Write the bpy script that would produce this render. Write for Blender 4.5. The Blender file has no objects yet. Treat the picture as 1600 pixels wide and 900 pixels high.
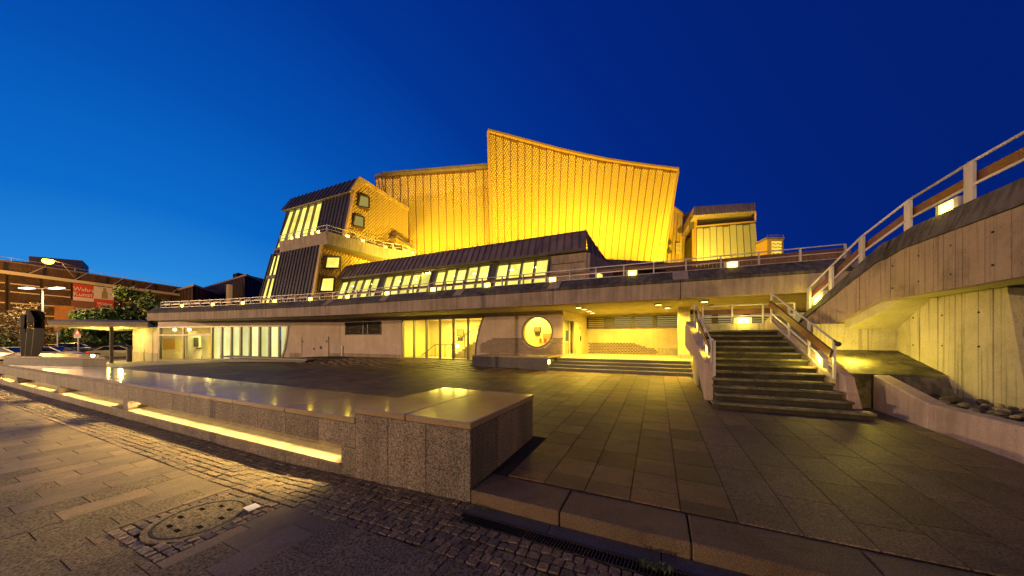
import bpy, bmesh, math, random
from mathutils import Vector, Matrix
R = random.Random(11)
sc = bpy.context.scene
COL = sc.collection

# ------------------------------------------------------------------ camera, sky, exposure
CS, SN = math.cos(math.radians(24.9)), math.sin(math.radians(24.9))
EYE, FP = 1.85, 489.0
cam_d = bpy.data.cameras.new('camera'); cam = bpy.data.objects.new('camera', cam_d); COL.objects.link(cam)
cam.location = (0, 0, EYE); cam.rotation_euler = (math.radians(90), 0, math.radians(24.9))
cam_d.sensor_width = 36; cam_d.lens = 36 * FP / 1600; cam_d.shift_y = 0.05
cam_d.clip_start = 0.05; cam_d.clip_end = 3000
sc.camera = cam
sc.view_settings.view_transform = 'Standard'; sc.view_settings.look = 'None'
sc.view_settings.exposure = 0.0; sc.view_settings.gamma = 1
sc.cycles.use_denoising = True
sc.cycles.max_bounces = 6; sc.cycles.diffuse_bounces = 3; sc.cycles.glossy_bounces = 3
sc.cycles.transparent_max_bounces = 12; sc.cycles.caustics_reflective = False; sc.cycles.caustics_refractive = False
sc.cycles.sample_clamp_indirect = 6

w = bpy.data.worlds.new("World"); sc.world = w; w.use_nodes = True
nt = w.node_tree; bg = nt.nodes['Background']
# dusk sky: deep blue with the afterglow low on the north-west (to the left of the hall)
tc = nt.nodes.new('ShaderNodeTexCoord')
nrm = nt.nodes.new('ShaderNodeVectorMath'); nrm.operation = 'NORMALIZE'
nt.links.new(tc.outputs['Generated'], nrm.inputs[0])
dot = nt.nodes.new('ShaderNodeVectorMath'); dot.operation = 'DOT_PRODUCT'
gd = Vector((-1.62, 0.40, 0.02)).normalized(); dot.inputs[1].default_value = gd
nt.links.new(nrm.outputs[0], dot.inputs[0])
sep = nt.nodes.new('ShaderNodeSeparateXYZ'); nt.links.new(nrm.outputs[0], sep.inputs[0])
az = nt.nodes.new('ShaderNodeMath'); az.operation = 'ABSOLUTE'; nt.links.new(sep.outputs['Z'], az.inputs[0])
m1 = nt.nodes.new('ShaderNodeMath'); m1.operation = 'MULTIPLY'; m1.inputs[1].default_value = -0.55
nt.links.new(az.outputs[0], m1.inputs[0])
m2 = nt.nodes.new('ShaderNodeMath'); m2.operation = 'ADD'
nt.links.new(dot.outputs['Value'], m2.inputs[0]); nt.links.new(m1.outputs[0], m2.inputs[1])
mr = nt.nodes.new('ShaderNodeMapRange'); mr.inputs['From Min'].default_value = -1.5; mr.inputs['From Max'].default_value = 1.0
nt.links.new(m2.outputs[0], mr.inputs['Value'])
rmp = nt.nodes.new('ShaderNodeValToRGB'); nt.links.new(mr.outputs[0], rmp.inputs[0])
e = rmp.color_ramp; e.elements[0].position = 0.0; e.elements[0].color = (.0008, .011, .13, 1)
e.elements[1].position = 1.0; e.elements[1].color = (.10, .42, .86, 1)
for p, c in ((.45, (.0008, .016, .185, 1)), (.60, (.0008, .022, .24, 1)), (.73, (.0007, .040, .33, 1)), (.84, (.0012, .088, .49, 1)), (.925, (.004, .165, .66, 1)), (.965, (.022, .27, .78, 1))):
    x = e.elements.new(p); x.color = c
nt.links.new(rmp.outputs[0], bg.inputs['Color']); bg.inputs['Strength'].default_value = 0.9

# ------------------------------------------------------------------ geometry helpers
def ray(px, py):
    X = (px - 800) / FP; Z = (530 - py) / FP
    return Vector((CS * X - SN, SN * X + CS, Z))
O = Vector((0, 0, EYE))
def atk(px, py, k): return O + ray(px, py) * k
def ony(px, py, y): r = ray(px, py); return O + r * (y / r.y)
def onx(px, py, x): r = ray(px, py); return O + r * (x / r.x)
def onz(px, py, z): r = ray(px, py); return O + r * ((z - EYE) / r.z)
def V(*a): return Vector(a)
def sm(t): t = max(0., min(1., t)); return t * t * (3 - 2 * t)
def lerp(a, b, t): return a + (b - a) * t

ORG = {}
def link(o, parent=None, org=None):
    COL.objects.link(o)
    if parent is not None: o.parent = parent
    ORG[o.name] = Vector(org) if org is not None else Vector((0, 0, 0))
    return o
class MB:
    def __init__(s): s.v = []; s.f = []; s.m = []
    def face(s, pts, m=0):
        b = len(s.v); s.v += [tuple(p) for p in pts]; s.f.append(tuple(range(b, b + len(pts)))); s.m.append(m); return s
    def hexa(s, p, m=0):
        b = len(s.v); s.v += [tuple(q) for q in p]
        for f in ((3, 2, 1, 0), (4, 5, 6, 7), (0, 1, 5, 4), (1, 2, 6, 5), (2, 3, 7, 6), (3, 0, 4, 7)):
            s.f.append(tuple(b + i for i in f)); s.m.append(m)
        return s
    def box(s, x0, y0, z0, x1, y1, z1, m=0):
        if x0 > x1: x0, x1 = x1, x0
        if y0 > y1: y0, y1 = y1, y0
        if z0 > z1: z0, z1 = z1, z0
        return s.hexa([(x0, y0, z0), (x1, y0, z0), (x1, y1, z0), (x0, y1, z0), (x0, y0, z1), (x1, y0, z1), (x1, y1, z1), (x0, y1, z1)], m)
    def prism(s, poly, vec, m=0):
        n = len(poly); b = len(s.v); vec = Vector(vec)
        s.v += [tuple(p) for p in poly] + [tuple(Vector(p) + vec) for p in poly]
        s.f.append(tuple(range(b + n - 1, b - 1, -1))); s.f.append(tuple(range(b + n, b + 2 * n))); s.m += [m, m]
        for i in range(n):
            j = (i + 1) % n; s.f.append((b + i, b + j, b + n + j, b + n + i)); s.m.append(m)
        return s
    def beam(s, a, b, w, h, up=(0, 0, 1), m=0):
        a = Vector(a); b = Vector(b); d = (b - a).normalized(); up = Vector(up)
        sd = d.cross(up)
        if sd.length < 1e-4: sd = d.cross(Vector((0, 1, 0)))
        sd.normalize(); u = sd.cross(d).normalized(); sd = sd * (w / 2); u = u * (h / 2)
        return s.hexa([a - sd - u, a + sd - u, a + sd + u, a - sd + u, b - sd - u, b + sd - u, b + sd + u, b - sd + u], m)
    def tube(s, a, b, r, n=8, m=0, r2=None):
        a = Vector(a); b = Vector(b); d = (b - a).normalized(); r2 = r if r2 is None else r2
        x = d.cross(Vector((0, 0, 1)))
        if x.length < 1e-3: x = Vector((1, 0, 0))
        x.normalize(); y = d.cross(x); k = len(s.v)
        for c, q in ((a, r), (b, r2)):
            for i in range(n):
                t = 2 * math.pi * i / n; s.v.append(tuple(c + x * math.cos(t) * q + y * math.sin(t) * q))
        for i in range(n):
            j = (i + 1) % n; s.f.append((k + i, k + j, k + n + j, k + n + i)); s.m.append(m)
        s.f.append(tuple(range(k + n - 1, k - 1, -1))); s.f.append(tuple(range(k + n, k + 2 * n))); s.m += [m, m]
        return s
    def ball(s, c, r, sx=1, sy=1, sz=1, nu=10, nv=6, m=0):
        c = Vector(c); k = len(s.v)
        for j in range(1, nv):
            ph = math.pi * j / nv
            for i in range(nu):
                t = 2 * math.pi * i / nu
                s.v.append((c.x + r * sx * math.sin(ph) * math.cos(t), c.y + r * sy * math.sin(ph) * math.sin(t), c.z + r * sz * math.cos(ph)))
        s.v += [(c.x, c.y, c.z + r * sz), (c.x, c.y, c.z - r * sz)]; tp = k + (nv - 1) * nu
        for j in range(nv - 2):
            for i in range(nu):
                q = (i + 1) % nu; s.f.append((k + j * nu + i, k + (j + 1) * nu + i, k + (j + 1) * nu + q, k + j * nu + q)); s.m.append(m)
        for i in range(nu):
            q = (i + 1) % nu; s.f.append((tp, k + i, k + q)); s.m.append(m)
            s.f.append((tp + 1, k + (nv - 2) * nu + q, k + (nv - 2) * nu + i)); s.m.append(m)
        return s
    def mesh(s, name, mats, org=(0, 0, 0), recalc=True, smooth=False):
        me = bpy.data.meshes.new(name); o = Vector(org)
        me.from_pydata([tuple(Vector(p) - o) for p in s.v], [], s.f)
        mats = mats if isinstance(mats, (list, tuple)) else [mats]
        for m in mats: me.materials.append(m)
        if len(mats) > 1: me.polygons.foreach_set('material_index', s.m)
        if recalc:
            bm = bmesh.new(); bm.from_mesh(me); bmesh.ops.recalc_face_normals(bm, faces=bm.faces); bm.to_mesh(me); bm.free()
        if smooth: me.polygons.foreach_set('use_smooth', [True] * len(me.polygons))
        me.update(); return me
    def build(s, name, mats, parent=None, recalc=True, smooth=False, bevel=0, org=None):
        og = ORG[parent.name] if parent is not None else (Vector(org) if org is not None else Vector((0, 0, 0)))
        me = s.mesh(name, mats, og, recalc, smooth)
        o = bpy.data.objects.new(name, me); link(o, parent, og)
        if parent is None: o.location = og
        if bevel:
            md = o.modifiers.new('bevel', 'BEVEL'); md.width = bevel; md.segments = 1; md.limit_method = 'ANGLE'
        return o
def tag(o, label, cat, group=None):
    o['label'] = label; o['category'] = cat
    if group: o['group'] = group
    return o
def thing(name, label, cat, loc=(0, 0, 0), group=None):
    o = bpy.data.objects.new(name, None); o.location = loc; o.empty_display_size = .2
    link(o, None, loc); return tag(o, label, cat, group)
def struct(o): o['kind'] = 'structure'; return o
def stuff(o): o['kind'] = 'stuff'; return o
def copy_tree(o, off, parent=None, label=None):
    c = o.copy(); COL.objects.link(c); c.parent = parent
    if parent is None: c.location = Vector(o.location) + Vector(off)
    if label: c['label'] = label
    for ch in list(o.children): copy_tree(ch, off, c)
    return c
def plate(name, outer, holes, thick, mat, origin, uax, parent=None, vax=(0, 0, 1)):
    """flat plate with real holes: outlines in (u,v) on the plane origin + u*uax + v*vax; thickness to the back"""
    cu = bpy.data.curves.new(name + '_outline', 'CURVE'); cu.dimensions = '2D'; cu.fill_mode = 'BOTH'; cu.extrude = thick / 2
    for lp in [outer] + holes:
        sp = cu.splines.new('POLY'); sp.points.add(len(lp) - 1); sp.use_cyclic_u = True
        for i, (a, b) in enumerate(lp): sp.points[i].co = (a, b, 0, 1)
    to = bpy.data.objects.new(name + '_tmp', cu); COL.objects.link(to)
    dg = bpy.context.evaluated_depsgraph_get(); dg.update()
    me = bpy.data.meshes.new_from_object(to.evaluated_get(dg)); bpy.data.objects.remove(to); bpy.data.curves.remove(cu)
    u = Vector(uax).normalized(); v = Vector(vax).normalized(); n = u.cross(v)
    og = ORG[parent.name] if parent is not None else Vector((0, 0, 0))
    for q in me.vertices:
        c = q.co.copy(); q.co = Vector(origin) + u * c.x + v * c.y + n * (c.z - thick / 2) - og
    me.materials.clear(); me.materials.append(mat)
    bm = bmesh.new(); bm.from_mesh(me); bmesh.ops.remove_doubles(bm, verts=bm.verts, dist=1e-5); bmesh.ops.recalc_face_normals(bm, faces=bm.faces); bm.to_mesh(me); bm.free()
    o = bpy.data.objects.new(name, me); link(o, parent, og); return o
def circle_pts(cx, cy, r, n=48, ry=None):
    ry = r if ry is None else ry
    return [(cx + r * math.cos(2 * math.pi * i / n), cy + ry * math.sin(2 * math.pi * i / n)) for i in range(n)]

# ------------------------------------------------------------------ materials
def nm(name):
    m = bpy.data.materials.new(name); m.use_nodes = True; t = m.node_tree
    return m, t, t.nodes['Principled BSDF']
def N(t, ty, **k):
    n = t.nodes.new(ty)
    for a, b in k.items():
        if a in n.inputs: n.inputs[a].default_value = b
        else: setattr(n, a, b)
    return n
def ramp(t, src, stops):
    r = t.nodes.new('ShaderNodeValToRGB'); t.links.new(src, r.inputs[0]); el = r.color_ramp
    el.elements[0].position = stops[0][0]; el.elements[0].color = (*stops[0][1], 1)
    el.elements[1].position = stops[-1][0]; el.elements[1].color = (*stops[-1][1], 1)
    for p, c in stops[1:-1]: el.elements.new(p).color = (*c, 1)
    return r.outputs[0]
def mixc(t, a, b, fac, mode='MULTIPLY'):
    n = t.nodes.new('ShaderNodeMix'); n.data_type = 'RGBA'; n.blend_type = mode
    n.inputs[0].default_value = fac if not hasattr(fac, 'links') else 0
    if hasattr(fac, 'links'): t.links.new(fac, n.inputs[0])
    for i, q in ((6, a), (7, b)):
        if hasattr(q, 'links'): t.links.new(q, n.inputs[i])
        else: n.inputs[i].default_value = (*q, 1)
    return n.outputs[2]
def randv(t, lo, hi):
    """grey value per object and per loose piece"""
    oi = t.nodes.new('ShaderNodeObjectInfo'); ge = t.nodes.new('ShaderNodeNewGeometry')
    ad = N(t, 'ShaderNodeMath', operation='ADD'); t.links.new(oi.outputs['Random'], ad.inputs[0]); t.links.new(ge.outputs['Random Per Island'], ad.inputs[1])
    fr = N(t, 'ShaderNodeMath', operation='FRACT'); t.links.new(ad.outputs[0], fr.inputs[0])
    return fr.outputs[0]
def plain(name, c, rough=.6, metal=0., spec=.5):
    m, t, b = nm(name); b.inputs['Base Color'].default_value = (*c, 1); b.inputs['Roughness'].default_value = rough
    b.inputs['Metallic'].default_value = metal; b.inputs['Specular IOR Level'].default_value = spec
    return m
def bump(t, b, h, strength, dist=.02):
    bp = N(t, 'ShaderNodeBump'); bp.inputs['Strength'].default_value = strength; bp.inputs['Distance'].default_value = dist
    t.links.new(h, bp.inputs['Height']); t.links.new(bp.outputs[0], b.inputs['Normal']); return bp
def pos(t, scale=(1, 1, 1)):
    g = t.nodes.new('ShaderNodeNewGeometry'); mp = N(t, 'ShaderNodeMapping'); mp.inputs['Scale'].default_value = scale
    t.links.new(g.outputs['Position'], mp.inputs['Vector']); return mp.outputs[0]
def noise(t, vec, scale, detail=4, rough=.6):
    n = N(t, 'ShaderNodeTexNoise'); n.inputs['Scale'].default_value = scale; n.inputs['Detail'].default_value = detail; n.inputs['Roughness'].default_value = rough
    t.links.new(vec, n.inputs['Vector']); return n.outputs['Fac']
def granite(name, dark, light, scale=90, rough=.55, var=None, bs=.25, big=.25, metal=0, speck=None, gum=0, drip=0):
    m, t, b = nm(name); p = pos(t)
    n = noise(t, p, scale, 3, .7)
    c = ramp(t, n, [(.36, dark), (.5, tuple((a + q) / 2 for a, q in zip(dark, light))), (.63, light)])
    if speck:
        vo = N(t, 'ShaderNodeTexVoronoi'); vo.inputs['Scale'].default_value = scale * .9; t.links.new(p, vo.inputs['Vector'])
        k = ramp(t, vo.outputs['Distance'], [(.10, (1, 1, 1)), (.2, (0, 0, 0))])
        c = mixc(t, c, speck, k, 'MIX')
    st = ramp(t, noise(t, p, .9, 5, .65), [(.3, (1 - big,) * 3), (.7, (1 + big * .3,) * 3)])
    c = mixc(t, c, st, 1.0)
    if gum:
        vo = N(t, 'ShaderNodeTexVoronoi'); vo.inputs['Scale'].default_value = gum; t.links.new(p, vo.inputs['Vector'])
        c = mixc(t, c, ramp(t, vo.outputs['Distance'], [(.035, (.35,) * 3), (.06, (1, 1, 1))]), .75)
        c = mixc(t, c, ramp(t, noise(t, p, 2.7, 7, .75), [(.36, (.62,) * 3), (.50, (1, 1, 1))]), .8)
    if drip: c = mixc(t, c, ramp(t, noise(t, pos(t, (4, 4, .5)), 1.0, 5, .65), [(.40, (1 - drip,) * 3), (.56, (1, 1, 1))]), 1.0)
    if var:
        v = ramp(t, randv(t, 0, 1), [(0, var[0]), (.5, (1, 1, 1)), (1, var[1])])
        c = mixc(t, c, v, 1.0)
    t.links.new(c, b.inputs['Base Color'])
    rn = N(t, 'ShaderNodeMapRange'); rb = .30 if rough < .2 else rough
    rn.inputs['To Min'].default_value = rb - .08; rn.inputs['To Max'].default_value = rb + .12
    t.links.new(noise(t, p, 3.5, 4, .6), rn.inputs['Value']); t.links.new(rn.outputs[0], b.inputs['Roughness'])
    bump(t, b, n, bs, .004)
    if rough < .2:
        b.inputs['IOR'].default_value = 2.3; b.inputs['Coat Weight'].default_value = 1.0; b.inputs['Coat Roughness'].default_value = .11; b.inputs['Coat IOR'].default_value = 1.7; b.inputs['Specular Tint'].default_value = (1, .88, .66, 1)
    elif rough > .4 and not metal: b.inputs['Specular IOR Level'].default_value = .38
    return m
def concrete(name, c, rough=.85, stain=.45, streak=.4, pore=True, tintlow=None, moss=None, sscale=(6.5, 6.5, .45)):
    m, t, b = nm(name); p = pos(t)
    a = ramp(t, noise(t, p, 1.1, 8, .68), [(.32, tuple(q * (1 - stain) for q in c)), (.5, c), (.72, tuple(min(1, q * 1.18) for q in c))])
    s = ramp(t, noise(t, pos(t, sscale), 1.0, 4, .6), [(.42 if sscale[0] < 10 else .36, (1 - streak,) * 3), (.58 if sscale[0] < 10 else .44, (1, 1, 1))])
    a = mixc(t, a, s, 1.0)
    g = ramp(t, noise(t, p, 38, 3, .6), [(.3, (.82,) * 3), (.7, (1.08,) * 3)]); a = mixc(t, a, g, 1.0)
    if moss:
        k = ramp(t, noise(t, p, 2.3, 6, .7), [(.44, (0, 0, 0)), (.6, (1, 1, 1))]); a = mixc(t, a, moss, k, 'MIX')
    if pore:
        vo = N(t, 'ShaderNodeTexVoronoi'); vo.inputs['Scale'].default_value = 11; t.links.new(p, vo.inputs['Vector'])
        k = ramp(t, vo.outputs['Distance'], [(.07, (.35,) * 3), (.12, (1, 1, 1))]); a = mixc(t, a, k, .8)
    t.links.new(a, b.inputs['Base Color']); b.inputs['Roughness'].default_value = rough
    bump(t, b, noise(t, p, 55, 5, .65), .35, .01)
    return m
def metal_seam(name, c, rough=.45, metal=.6):
    m, t, b = nm(name)
    a = ramp(t, noise(t, pos(t, (1, 1, .25)), 1.6, 6, .6), [(.3, tuple(q * .7 for q in c)), (.7, tuple(q * 1.25 for q in c))])
    v = ramp(t, randv(t, 0, 1), [(0, (.82, .82, .84)), (1, (1.1, 1.08, 1.05))]); a = mixc(t, a, v, 1.0)
    t.links.new(a, b.inputs['Base Color']); b.inputs['Roughness'].default_value = rough; b.inputs['Metallic'].default_value = metal
    return m
def emit(name, c, s):
    m = bpy.data.materials.new(name); m.use_nodes = True; t = m.node_tree; t.nodes.clear()
    e = t.nodes.new('ShaderNodeEmission'); e.inputs[0].default_value = (*c, 1); e.inputs[1].default_value = s
    o = t.nodes.new('ShaderNodeOutputMaterial'); t.links.new(e.outputs[0], o.inputs[0]); return m
def lit_blind(name, c1, c2, s, sc1=(1.4, 1.4, .12), lo=.35):
    """backlit blind or curtain behind a pane: luminous, uneven"""
    m = bpy.data.materials.new(name); m.use_nodes = True; t = m.node_tree; t.nodes.clear()
    p = pos(t, sc1); n = noise(t, p, 1.3, 3, .5)
    c = ramp(t, n, [(.35, c1), (.65, c2)])
    g = noise(t, pos(t), .55, 2, .5)
    r = N(t, 'ShaderNodeMapRange'); r.inputs['From Min'].default_value = .3; r.inputs['From Max'].default_value = .7
    r.inputs['To Min'].default_value = s * lo; r.inputs['To Max'].default_value = s; t.links.new(g, r.inputs['Value'])
    oi = t.nodes.new('ShaderNodeObjectInfo'); r2 = N(t, 'ShaderNodeMapRange'); r2.inputs['To Min'].default_value = .72; r2.inputs['To Max'].default_value = 1.12; t.links.new(oi.outputs['Random'], r2.inputs['Value'])
    mu_ = N(t, 'ShaderNodeMath', operation='MULTIPLY'); t.links.new(r.outputs[0], mu_.inputs[0]); t.links.new(r2.outputs[0], mu_.inputs[1])
    e = t.nodes.new('ShaderNodeEmission'); t.links.new(c, e.inputs[0]); t.links.new(mu_.outputs[0], e.inputs[1])
    o = t.nodes.new('ShaderNodeOutputMaterial'); t.links.new(e.outputs[0], o.inputs[0]); return m
def glass(name, tint=(.95, .97, .95), refl=.9):
    m = bpy.data.materials.new(name); m.use_nodes = True; t = m.node_tree; t.nodes.clear()
    tr = t.nodes.new('ShaderNodeBsdfTransparent'); tr.inputs[0].default_value = (*tint, 1)
    gl = t.nodes.new('ShaderNodeBsdfGlossy'); gl.inputs['Roughness'].default_value = .02
    lw = t.nodes.new('ShaderNodeLayerWeight'); pw = N(t, 'ShaderNodeMath', operation='POWER'); pw.inputs[1].default_value = 5
    t.links.new(lw.outputs['Facing'], pw.inputs[0]); fr = N(t, 'ShaderNodeMath', operation='MULTIPLY_ADD'); fr.inputs[1].default_value = .9; fr.inputs[2].default_value = .04
    lw.inputs['Blend'].default_value = .5; t.links.new(pw.outputs[0], fr.inputs[0])
    mx = t.nodes.new('ShaderNodeMixShader'); o = t.nodes.new('ShaderNodeOutputMaterial')
    t.links.new(fr.outputs[0], mx.inputs[0]); t.links.new(tr.outputs[0], mx.inputs[1]); t.links.new(gl.outputs[0], mx.inputs[2]); t.links.new(mx.outputs[0], o.inputs[0])
    return m

M = {}
M['slab_a'] = granite('paving_granite', (.055, .037, .020), (.185, .128, .070), 75, .52, ((.55, .52, .50), (1.65, 1.42, 1.12)), .35, .4, gum=1.6)
M['slab_b'] = granite('rough_paving_granite', (.040, .028, .018), (.27, .19, .12), 52, .58, ((.68, .68, .68), (1.25, 1.18, 1.08)), .6, .35, gum=1.3)
M['walk_smooth'] = granite('pavement_slab_smooth', (.13, .10, .065), (.25, .20, .13), 70, .58, ((.72, .7, .68), (1.2, 1.14, 1.06)), .25, .3, gum=1.5)
M['walk_rough'] = granite('pavement_slab_gravel', (.020, .017, .013), (.25, .20, .13), 42, .75, ((.85, .85, .85), (1.12, 1.1, 1.08)), .9, .2, 0, (.30, .28, .25))
M['cobble'] = granite('cobble_granite', (.055, .046, .032), (.26, .205, .13), 48, .45, ((.6, .6, .62), (1.3, 1.2, 1.1)), .9, .2)
M['joint'] = granite('joint_sand', (.018, .015, .012), (.04, .033, .026), 60, .95)
M['kerb'] = granite('kerb_granite', (.07, .048, .03), (.23, .165, .105), 80, .62, ((.82, .8, .78), (1.14, 1.1, 1.04)), .45, .4, gum=1.4)
M['gran'] = granite('bench_granite', (.045, .038, .034), (.40, .33, .265), 48, .55, ((.74, .74, .74), (1.14, 1.1, 1.06)), .3, .35, drip=.24)
M['gran_top'] = granite('bench_granite_polished', (.20, .14, .07), (.47, .345, .17), 75, .11, ((.9, .9, .9), (1.06, 1.05, 1.03)), .03, .2)  # polished stone; gold base partly stands in for the hall's reflection
M['gran_dark'] = granite('dark_granite', (.03, .028, .028), (.20, .18, .17), 55, .4, None, .2, .3)
M['asphalt'] = granite('asphalt', (.03, .03, .03), (.07, .065, .06), 60, .8, None, .4)
M['pave_light'] = granite('forecourt_concrete', (.30, .27, .21), (.42, .38, .30), 20, .55, None, .15, .2)
M['strip'] = granite('gutter_stone', (.05, .05, .055), (.14, .135, .14), 70, .5, ((.85, .85, .9), (1.1, 1.1, 1.1)), .4, .4)
M['conc'] = concrete('podium_concrete', (.42, .335, .255), .8, .3, .25, False)
M['conc_dark'] = concrete('weathered_concrete', (.13, .115, .10), .92, .6, .5, True)
M['conc_board'] = concrete('board_marked_concrete', (.35, .265, .19), .85, .5, .34, True, sscale=(17, 17, .35))
M['conc_y'] = concrete('pale_board_concrete', (.46, .42, .27), .8, .28, .42, True, sscale=(15, 15, .3))
M['soffit'] = concrete('soffit_concrete', (.46, .43, .27), .8, .18, .08, False)
M['mossy'] = concrete('mossy_concrete', (.20, .175, .075), .85, .55, .2, True, None, (.05, .05, .018))
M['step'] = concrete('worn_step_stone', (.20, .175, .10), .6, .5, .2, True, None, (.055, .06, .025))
M['riser'] = concrete('shade_riser', (.055, .05, .03), .9, .4, .3, False)  # risers darkened to imitate the shade below the stair nosings
M['lowwall'] = concrete('planter_wall_concrete', (.50, .385, .31), .8, .22, .15, True)
M['plaster'] = concrete('render_wall', (.66, .54, .47), .8, .12, .08, False)
M['plaster_y'] = concrete('portico_plaster', (.68, .58, .32), .7, .12, .06, False)
M['white'] = metal_seam('white_painted_steel', (.60, .57, .52), .45, 0)
M['rail_w'] = metal_seam('weathered_white_rail', (.62, .58, .52), .4, .1)
M['wood'] = metal_seam('brown_wooden_plank', (.16, .065, .028), .5, 0)
M['dark'] = plain('dark_frame', (.03, .028, .025), .5)
M['frame'] = plain('bronze_window_frame', (.16, .145, .11), .4, .4)
M['grille'] = plain('dark_louvre', (.07, .06, .045), .5, .2)
M['iron'] = metal_seam('cast_iron', (.035, .032, .028), .55, .5)
M['roof'] = metal_seam('dark_standing_seam', (.085, .078, .085), .5, .2)
M['roof_br'] = metal_seam('brown_standing_seam', (.20, .15, .12), .6, .05)
M['gold'] = plain('gold_anodised_aluminium', (.76, .52, .12), .42, .3)
M['gold_dim'] = plain('gold_anodised_edge', (.55, .33, .08), .5, .3)
M['gold_gap'] = plain('gold_backing', (.24, .11, .015), .6, .2)
M['silver'] = plain('silver_diamond_cladding', (.50, .47, .28), .42, .4)
M['silver_gap'] = plain('silver_backing', (.06, .05, .02), .6, .2)
M['gold_smooth'] = metal_seam('gold_sheet', (.75, .50, .13), .5, .2)
M['cap'] = metal_seam('ribbed_metal_cap', (.40, .30, .24), .5, .3)
M['glass'] = glass('window_glass')
M['lamp'] = emit('lamp_glow', (1, .66, .035), 26)
M['lampw'] = emit('step_lamp_glow', (1, .84, .30), 7)
M['tube'] = emit('slot_tube_glow', (1, .76, .30), 5)
M['down'] = emit('downlight_glow', (1, .8, .22), 6)
M['tile'] = granite('dado_tile', (.20, .16, .12), (.33, .27, .20), 20, .6, ((.75, .75, .75), (1.15, 1.1, 1.05)), .2, .2)
M['brick_band'] = plain('museum_pale_band', (.62, .50, .30), .7)
M['cream'] = granite('cream_enamel_tray', (.24, .18, .11), (.36, .28, .18), 7, .5, None, .05, .35)
M['bronze'] = metal_seam('dark_bronze', (.020, .014, .009), .6, 0)
M['bronze'].node_tree.nodes['Principled BSDF'].inputs['Specular IOR Level'].default_value = .12
M['blindA'] = lit_blind('lit_curtain', (.92, .82, .24), (1, .93, .45), 1.4, (3.2, 3.2, .05), .75)
M['blindG'] = lit_blind('gallery_lit_blind', (1, .74, .09), (1, .90, .22), 2.0, (1.4, 1.4, .9), .55)
M['room_y'] = plain('lobby_plaster', (.78, .68, .34), .7)
M['paper'] = plain('white_paper', (.75, .75, .82), .7)

def area(name, loc, size, power, col, rot=(0, 0, 0), spread=math.pi, parent=None, sy=None):
    d = bpy.data.lights.new(name, 'AREA'); d.energy = power; d.color = col; d.spread = spread
    if sy: d.shape = 'RECTANGLE'; d.size = size; d.size_y = sy
    else: d.shape = 'DISK'; d.size = size
    o = bpy.data.objects.new(name, d); COL.objects.link(o); o.location = loc; o.rotation_euler = rot
    if parent is not None: o.parent = parent; o.location = Vector(loc) - ORG[parent.name]
    return o
def point(name, loc, r, power, col, parent=None):
    d = bpy.data.lights.new(name, 'POINT'); d.energy = power; d.color = col; d.shadow_soft_size = r
    o = bpy.data.objects.new(name, d); COL.objects.link(o); o.location = loc
    if parent is not None: o.parent = parent; o.location = Vector(loc) - ORG[parent.name]
    return o
def aim(o, target):
    p = Vector(o.location) + (ORG[o.parent.name] if o.parent else Vector((0, 0, 0)))
    o.rotation_euler = (Vector(target) - p).to_track_quat('-Z', 'Y').to_euler()


# ------------------------------------------------------------------ ground levels
def gz(x, y):
    """plaza surface"""
    z = .025 * (y - 3.277)
    z += .15 * sm((y - 12.5) / 4) * sm((-5 - x) / 2) * sm((x + 29) / 5)
    z -= .38 * sm((-24 - x) / 18) + .25 * sm((-42 - x) / 8)
    return z
def sz(x, y=0):
    """street-side pavement surface"""
    return -.155 - .035 * max(0, min(4, -2 - x))
WALL = [(-4.75, 17.0), (-23.0, 17.0), (-27.7, 15.8), (-42.0, 12.5), (-50.2, 13.1)]
def wally(x):
    for (a, b), (c, d) in zip(WALL, WALL[1:]):
        if c <= x <= a: return b + (d - b) * (x - a) / (c - a)
    return 17.0 if x > -5 else 13.1

b = MB(); b.box(-1500, -1500, -1.6, 1500, 1500, -.62); g = b.build('ground', M['asphalt']); struct(g)
b = MB(); b.box(-100, 5.6, -.7, -50.5, 60, -.45); g = b.build('street', M['asphalt']); struct(g)
# bed under the plaza slabs
def sheet(name, xs, ys, fn, mat, dz=-.03, thick=.4):
    me = MB(); nx, ny = len(xs), len(ys)
    for y in ys:
        for x in xs: me.v.append((x, y, fn(x, y) + dz))
    for j in range(ny - 1):
        for i in range(nx - 1):
            k = j * nx + i; me.f.append((k, k + 1, k + nx + 1, k + nx)); me.m.append(0)
    return me.build(name, mat, recalc=False)
xs = [-52 + i * 1.0 for i in range(0, 66)]; ys = [3.8 + .8 * i for i in range(18)] + [18.5]
forecourt = struct(sheet('plaza', xs, ys, gz, M['pave_light'], -.035))
joint_bed = struct(sheet('joint_bed', [-30 + i for i in range(35)], [3.8 + .8 * i for i in range(18)], lambda x, y: gz(x, y), M['joint'], -.014))
xs = [-34 + i * 1.0 for i in range(0, 55)]
pavement = struct(sheet('pavement', xs, [-14, -8, -4, -2, 0, 1, 2, 3.27], lambda x, y: sz(x), M['joint'], -.022))

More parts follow.
